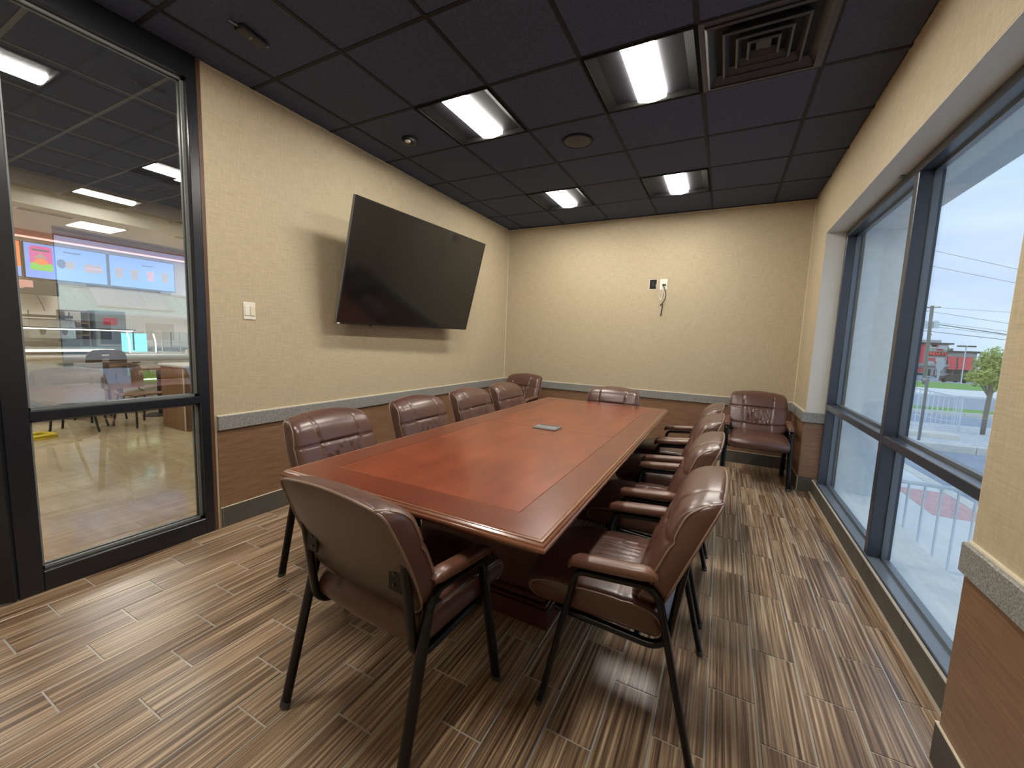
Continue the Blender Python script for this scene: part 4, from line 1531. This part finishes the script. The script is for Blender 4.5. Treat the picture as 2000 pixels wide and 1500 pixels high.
gs = slope_slab('lawn', 8, 160, 48, 74, .05, .25, M['grass'])
gs['kind'] = 'stuff'
gs['label'] = 'bright green lawn strip across the street'

def baluster_rail(name, label, p0, p1, z_top, z_bot, n, post_to, r=.017, rb=.009):
    t = thing(name, label, 'railing', (0, 0, 0))
    a, b2 = Vector(p0), Vector(p1)
    MB().tube([(a.x, a.y, z_top[0]), (b2.x, b2.y, z_top[1])], r, seg=10).obj('top_rail', M['rail_paint'], t)
    MB().tube([(a.x, a.y, z_bot[0]), (b2.x, b2.y, z_bot[1])], r * .7, seg=8).obj('bottom_rail', M['rail_paint'], t)
    for k in range(n):
        s = (k + .5) / n
        p = a.lerp(b2, s)
        zt = z_top[0] + (z_top[1] - z_top[0]) * s
        zb = z_bot[0] + (z_bot[1] - z_bot[0]) * s
        MB().tube([(p.x, p.y, zb), (p.x, p.y, zt)], rb, seg=6).obj('baluster', M['rail_paint'], t)
    for s in (0, 1):
        p = a.lerp(b2, s)
        MB().tube([(p.x, p.y, post_to[s]), (p.x, p.y, z_top[s])], r, seg=8).obj('post', M['rail_paint'], t)
    return t
baluster_rail('hand_railing', 'pale painted railing just outside the lower window pane', (4.25, -1.0, 0), (6.85, -1.0, 0), (.30, .30), (-.39, -.39), 26, (-.5, -.5))
baluster_rail('street_fence', 'pale barred fence beyond the low concrete wall', (7.2, 10.3, 0), (8.95, 10.3, 0), (.23, .235), (-.66, -.66), 16, (gz(10.3), gz(10.3)), .022, .010)
baluster_rail('ramp_fence', 'sloping pale ramp fence behind the barred fence', (7.9, 12.2, 0), (9.55, 12.2, 0), (.42, .10), (-.45, -.70), 14, (gz(12.2), gz(12.2)), .02, .009)

# sign post in front of the window
spn = thing('street_sign', 'grey sign post with a pale sign seen from behind', 'sign', (7.27, 7.6, gz(7.6)))
MB().tube([(0, 0, 0), (.0, 0, 1.50)], .030, seg=8).obj('post', M['wood_pole'], spn)
MB().prism([(-.07, 1.46), (.20, 1.46), (.20, 1.52), (.215, 1.70), (.275, 1.82), (.27, 1.95), (.125, 1.95), (.12, 1.80), (.17, 1.68), (.16, 1.52), (-.07, 1.52)], .03, .04, 'y').obj('panel', M['sign_back'], spn, 0)

# trees
def foliage(n, cen, rx, rz, size, mat, name, parent, seed, cl=14):
    rnd = random.Random(seed)
    cs = []
    for k in range(cl):
        while True:
            p = Vector((rnd.uniform(-1, 1), rnd.uniform(-1, 1), rnd.uniform(-1, 1)))
            if .25 < p.length < .9:
                break
        cs.append(p)
    mb = MB()
    for k in range(n):
        c = rnd.choice(cs)
        d = Vector((rnd.gauss(0, 1), rnd.gauss(0, 1), rnd.gauss(0, 1))).normalized() * (rnd.random() ** .4) * .38
        p = c + d
        q = Vector((cen[0] + p.x * rx, cen[1] + p.y * rx, cen[2] + p.z * rz))
        a = Vector((rnd.gauss(0, 1), rnd.gauss(0, 1), rnd.gauss(0, 1))).normalized()
        b2 = a.orthogonal().normalized()
        s = size * rnd.uniform(.6, 1.3)
        mb.add([q - a * s, q + b2 * s * .55, q + a * s, q - b2 * s * .55], [(0, 1, 2, 3)])
    o = mb.obj(name, M[mat], parent, 0)
    o['kind'] = 'stuff'
    return o
tr = thing('young_tree', 'small round yellow green tree on the gravel bed', 'tree', (9.42, 10.27, gz(10.27)))
MB().tube([(0, 0, -.05), (.0, .0, .5), (.02, 0, 1.15), (.0, 0, 1.5)], .052, seg=10).obj('trunk', M['bark'], tr)
for a in range(7):
    an = a * 2 * pi / 7
    MB().tube([(0, 0, 1.05), (.18 * cos(an), .18 * sin(an), 1.4), (.40 * cos(an), .40 * sin(an), 1.75)], .016, seg=6).obj('branch', M['bark'], tr)
foliage(5200, (.06, 0, 1.70), .62, .60, .040, 'leaf', 'leaves', tr, 3, 22)
for n, (x, y, hh, rr) in enumerate(((58, 120, 6.0, 4.5), (50, 128, 6.6, 4.0), (67, 118, 5.6, 5), (43.5, 132, 7.2, 3.5))):
    t = thing('distant_tree', ('dull green tree right of the red restaurant', 'dull green tree rising behind the low wing of the restaurant', 'dull green tree farthest right behind the street', 'dull green tree just behind the restaurant tower')[n], 'tree', (x, y, gz(y)))
    MB().tube([(0, 0, 0), (0, 0, hh * .6)], .25, seg=8).obj('trunk', M['bark'], t)
    foliage(1500, (0, 0, hh * .62), rr, hh * .42, .42, 'leaf_far', 'leaves', t, 10 + n, 12)

# utility pole and wires
up_ = thing('utility_pole', 'tall wooden utility pole across the street', 'pole', (23.8, 58.66, gz(58.66) + .05))
MB().tube([(.12, 0, 0), (-.12, 0, 9.05)], .17, seg=10).obj('shaft', M['wood_pole'], up_)
MB().tube([(-.75, 0, 8.80), (.62, 0, 8.88)], .06, seg=6).obj('cross_arm', M['wood_pole'], up_)
MB().lathe([(.28, 0), (.28, .75), (.1, .85)], 14, (.42, 0, 6.5)).obj('transformer', M['rail_paint'], up_)
MB().lathe([(.28, 0), (.28, .75), (.1, .85)], 14, (-.55, 0, 6.4)).obj('transformer', M['rail_paint'], up_)
MB().tube([(0, 0, 5.8), (.22, 0, 5.75)], .05, seg=6).obj('bracket', M['wire'], up_)
wires = [('pair of wires high over the street, upper one', 13.4, 10.95, .018), ('pair of wires high over the street, lower one', 11.7, 9.55, .018),
         ('thin wire from the top of the utility pole', 7.03, 6.40, .014), ('wire running from the cross arm of the pole', 6.65, 5.25, .018),
         ('upper thin cable of the low bundle', 5.47, 4.38, .016), ('thick dark cable below the transformers', 5.33, 4.08, .045), ('thin cable under the thick one', 4.98, 3.98, .018), ('lowest dark cable on the pole', 4.37, 3.50, .030)]
wy = 58.86
for lab, z0, z1, r in wires:
    # given at x = 23.0 and x = 30.0 in the plane of the pole
    sl = (z1 - z0) / 7.0
    wy += .16
    pts = [(23.0 + 7.0 * k, wy, z0 + sl * 7.0 * k) for k in (-3, 3)]
    tag(MB().tube(pts, r, seg=5).obj('overhead_wire', M['wire'], smooth=0), lab, 'wire', 'overhead wires across the street')

# restaurant across the street
rs = thing('restaurant', 'red and grey restaurant building across the street', 'building', (0, 95.5, gz(95.5)))
z0 = gz(95.5)
def RB(name, x0, x1, za, zb, m, d0=0.0, d1=6.0, parent=rs):
    return bx(name, x0, x1, d0, d1, za - z0, zb - z0, M[m], parent)
RB('tower_wall', 33.6, 38.55, z0, 3.45, 'rest_grey')
RB('tower_roof', 33.4, 39.1, 3.45, 3.75, 'rest_dark', -.35, 6.2)
RB('roof_box', 35.6, 38.2, 3.75, 4.3, 'rest_light', 2, 5)
RB('wing_wall', 38.55, 42.4, z0, 2.05, 'rest_grey', .2)
RB('wing_roof', 38.5, 42.95, 2.05, 2.40, 'rest_dark', -.15, 6.2)
for x0, x1, za, zb, m in ((34.72, 35.48, -.05, 3.42, 'rest_red'), (34.85, 35.6, -3.0, -.9, 'rest_red'), (33.75, 34.6, 1.2, 3.3, 'rest_light'), (33.75, 34.5, -.2, 1.0, 'rest_light'),
                          (36.0, 37.0, 2.75, 3.3, 'rest_light'), (36.3, 37.2, 3.0, 3.4, 'rest_red'), (37.2, 38.4, 2.5, 3.35, 'rest_light'), (37.0, 37.9, 2.3, 2.62, 'rest_red'),
                          (36.0, 37.0, .45, .95, 'rest_red'), (37.1, 38.2, .35, 1.1, 'rest_light'), (37.0, 37.9, .05, .4, 'rest_red'), (36.1, 36.9, -.2, .35, 'rest_light')):
    RB('facade_panel', x0, x1, za, zb, m, -.08, 0)
RB('canopy', 34.2, 38.7, -.42, -.12, 'rest_grey', -.9, .2)
for x0, x1, za, zb in ((36.15, 36.75, -2.75, -.95), (36.95, 37.35, -2.8, -.95), (37.5, 38.2, -2.8, -.95)):
    w_ = RB('window', x0, x1, za, zb, 'rest_light', -.06, 0)
    RB('pane', x0 + .1, x1 - .1, za + .1, zb - .1, 'rest_glass', -.09, -.05, w_)
for x0, x1 in ((38.66, 39.65), (39.95, 41.8)):
    MB().prism([(-.1, 1.35 - z0), (-.75, -.9 - z0), (-.65, -.9 - z0), (.1, 1.35 - z0)], x0, x1, 'x').obj('awning', M['rest_red'], rs, 0)
for x0, x1 in ((38.75, 39.6), (39.75, 40.6), (40.75, 41.9)):
    w_ = RB('window', x0, x1, -2.45, -.95, 'rest_dark', .1, .2)
    RB('pane', x0 + .06, x1 - .06, -2.39, -1.0, 'rest_glass', .06, .12, w_)
RB('sign_board', 35.85, 38.5, 1.35, 2.12, 'rest_dark', -.16, -.08)
px_, letters = 0.0, []
for ch in 'FRIDAYS':
    fd = bpy.data.curves.new('letter', 'FONT')
    fd.body = ch
    fd.size = .80
    fd.extrude = .04
    fd.offset = .015
    fo = bpy.data.objects.new('letter_outline', fd)
    C.objects.link(fo)
    bpy.context.view_layer.update()
    me = bpy.data.meshes.new_from_object(fo.evaluated_get(bpy.context.evaluated_depsgraph_get()))
    bpy.data.objects.remove(fo)
    bpy.data.curves.remove(fd)
    me.name = 'letter'
    me.materials.clear()
    me.materials.append(M['sign_red'])
    xs = [v.co.x for v in me.vertices]
    letters.append((me, px_ - min(xs)))
    px_ += max(xs) - min(xs) + .045
for me, ox in letters:
    lo_ = link('letter', me, rs, (37.17 + (ox - px_ / 2) * .80, -.2, 1.46 - z0))
    lo_.rotation_euler = (radians(90), 0, 0)
    lo_.scale = (.80, 1, 1)
sb = tag(bx('shop_building', 27.0, 33.0, 99, 108, gz(99), 1.2, M['rest_grey']), 'plain grey building left of the red restaurant', 'building')
bx('roof', 26.8, 33.2, 98.8, 108.2, 1.2, 1.55, M['rest_light'], sb)
lp = thing('lot_lamp', 'dark double headed lamp post in front of the restaurant', 'lamp', (31.25 * 1.087 - .25, 76.5, gz(76.5)))
MB().tube([(0, 0, 0), (-.05, 0, 5.35)], .07, seg=8).obj('pole', M['rail_paint'], lp)
for s in (-1, 1):
    bx('lamp_head', min(s * .08, s * .95), max(s * .08, s * .95), -.2, .2, 5.28, 5.48, M['rest_dark'], lp, .03)

def car(label, x, y, m, rz=0):
    t = thing('parked_car', label, 'car', (x, y, gz(y)), rz, 'cars before the restaurant')
    MB().prism([(-2.1, .25), (2.1, .25), (2.15, .55), (2.0, .78), (1.2, .88), (.65, 1.30), (-.75, 1.34), (-1.45, .95), (-2.1, .88)], -.85, .85, 'y').obj('body', M[m], t, 20)
    MB().prism([(1.08, .90), (.60, 1.26), (-.72, 1.29), (-1.30, .95)], -.86, .86, 'y').obj('windows', M['rest_glass'], t, 0)
    for sx in (-1.3, 1.3):
        for sy in (-.8, .8):
            MB().tube([(sx, sy - .1, .32), (sx, sy + .1, .32)], .32, seg=14).obj('wheel', M['tyre'], t)
    return t
car('silver blue parked car beside the utility pole', 29.6, 79.5, 'car_silver')
car('dark parked car in front of the restaurant door', 34.3, 81.5, 'car_dark', radians(15))

# mint roofed building opposite the window (seen mirrored in the partition glass)
mr = thing('mint_roof_building', 'cream building with a pale mint metal roof, mirrored in the partition glass', 'building', (25, 0, gz(0)))
zb_ = gz(0)
bx('wall', 1.0, 9, -9, 17, 0, 1.95 - zb_, M['lobby_paint'], mr)
MB().prism([(.2, 1.95 - zb_), (2.2, 3.25 - zb_), (8, 3.25 - zb_), (9.4, 1.95 - zb_)], -9.5, 17.5, 'y').obj('roof', M['mint'], mr, 0)
dx_, dz_ = 2.0, 1.30
for k in range(0, 60):
    y = -9.3 + k * .45
    MB().tube([(.2, y, 1.97 - zb_), (2.2, y, 3.27 - zb_)], .018, seg=4).obj('roof_seam', M['mint'], mr)
bx('ridge_cap', 2.1, 8.1, -9.6, 17.6, 3.24 - zb_, 3.34 - zb_, M['rest_light'], mr)
bx('fascia', .12, .26, -9.6, 17.6, 1.88 - zb_, 1.99 - zb_, M['rest_light'], mr)
sky_ = MB().prism([(.75, 2.38 - zb_), (1.9, 3.42 - zb_), (2.2, 3.42 - zb_), (1.1, 2.38 - zb_)], 3.55, 6.6, 'y').obj('skylight', M['sign_back'], mr, 0)
for y in (3.55, 4.57, 5.58, 6.6):
    MB().tube([(.72, y, 2.40 - zb_), (1.88, y, 3.44 - zb_)], .035, seg=6).obj('glazing_bar', M['rest_light'], sky_)
bx('skylight_sill', .55, .85, 3.45, 6.7, 2.30 - zb_, 2.42 - zb_, M['rest_light'], sky_)
for y in (-4, -1, 2.6, 5.4, 8.2):
    w_ = bx('window', .95, 1.0, y, y + 1.5, 1.0, 2.1, M['rest_light'], mr)
    bx('pane', .93, .96, y + .08, y + 1.42, 1.08, 2.02, M['rest_glass'], w_)
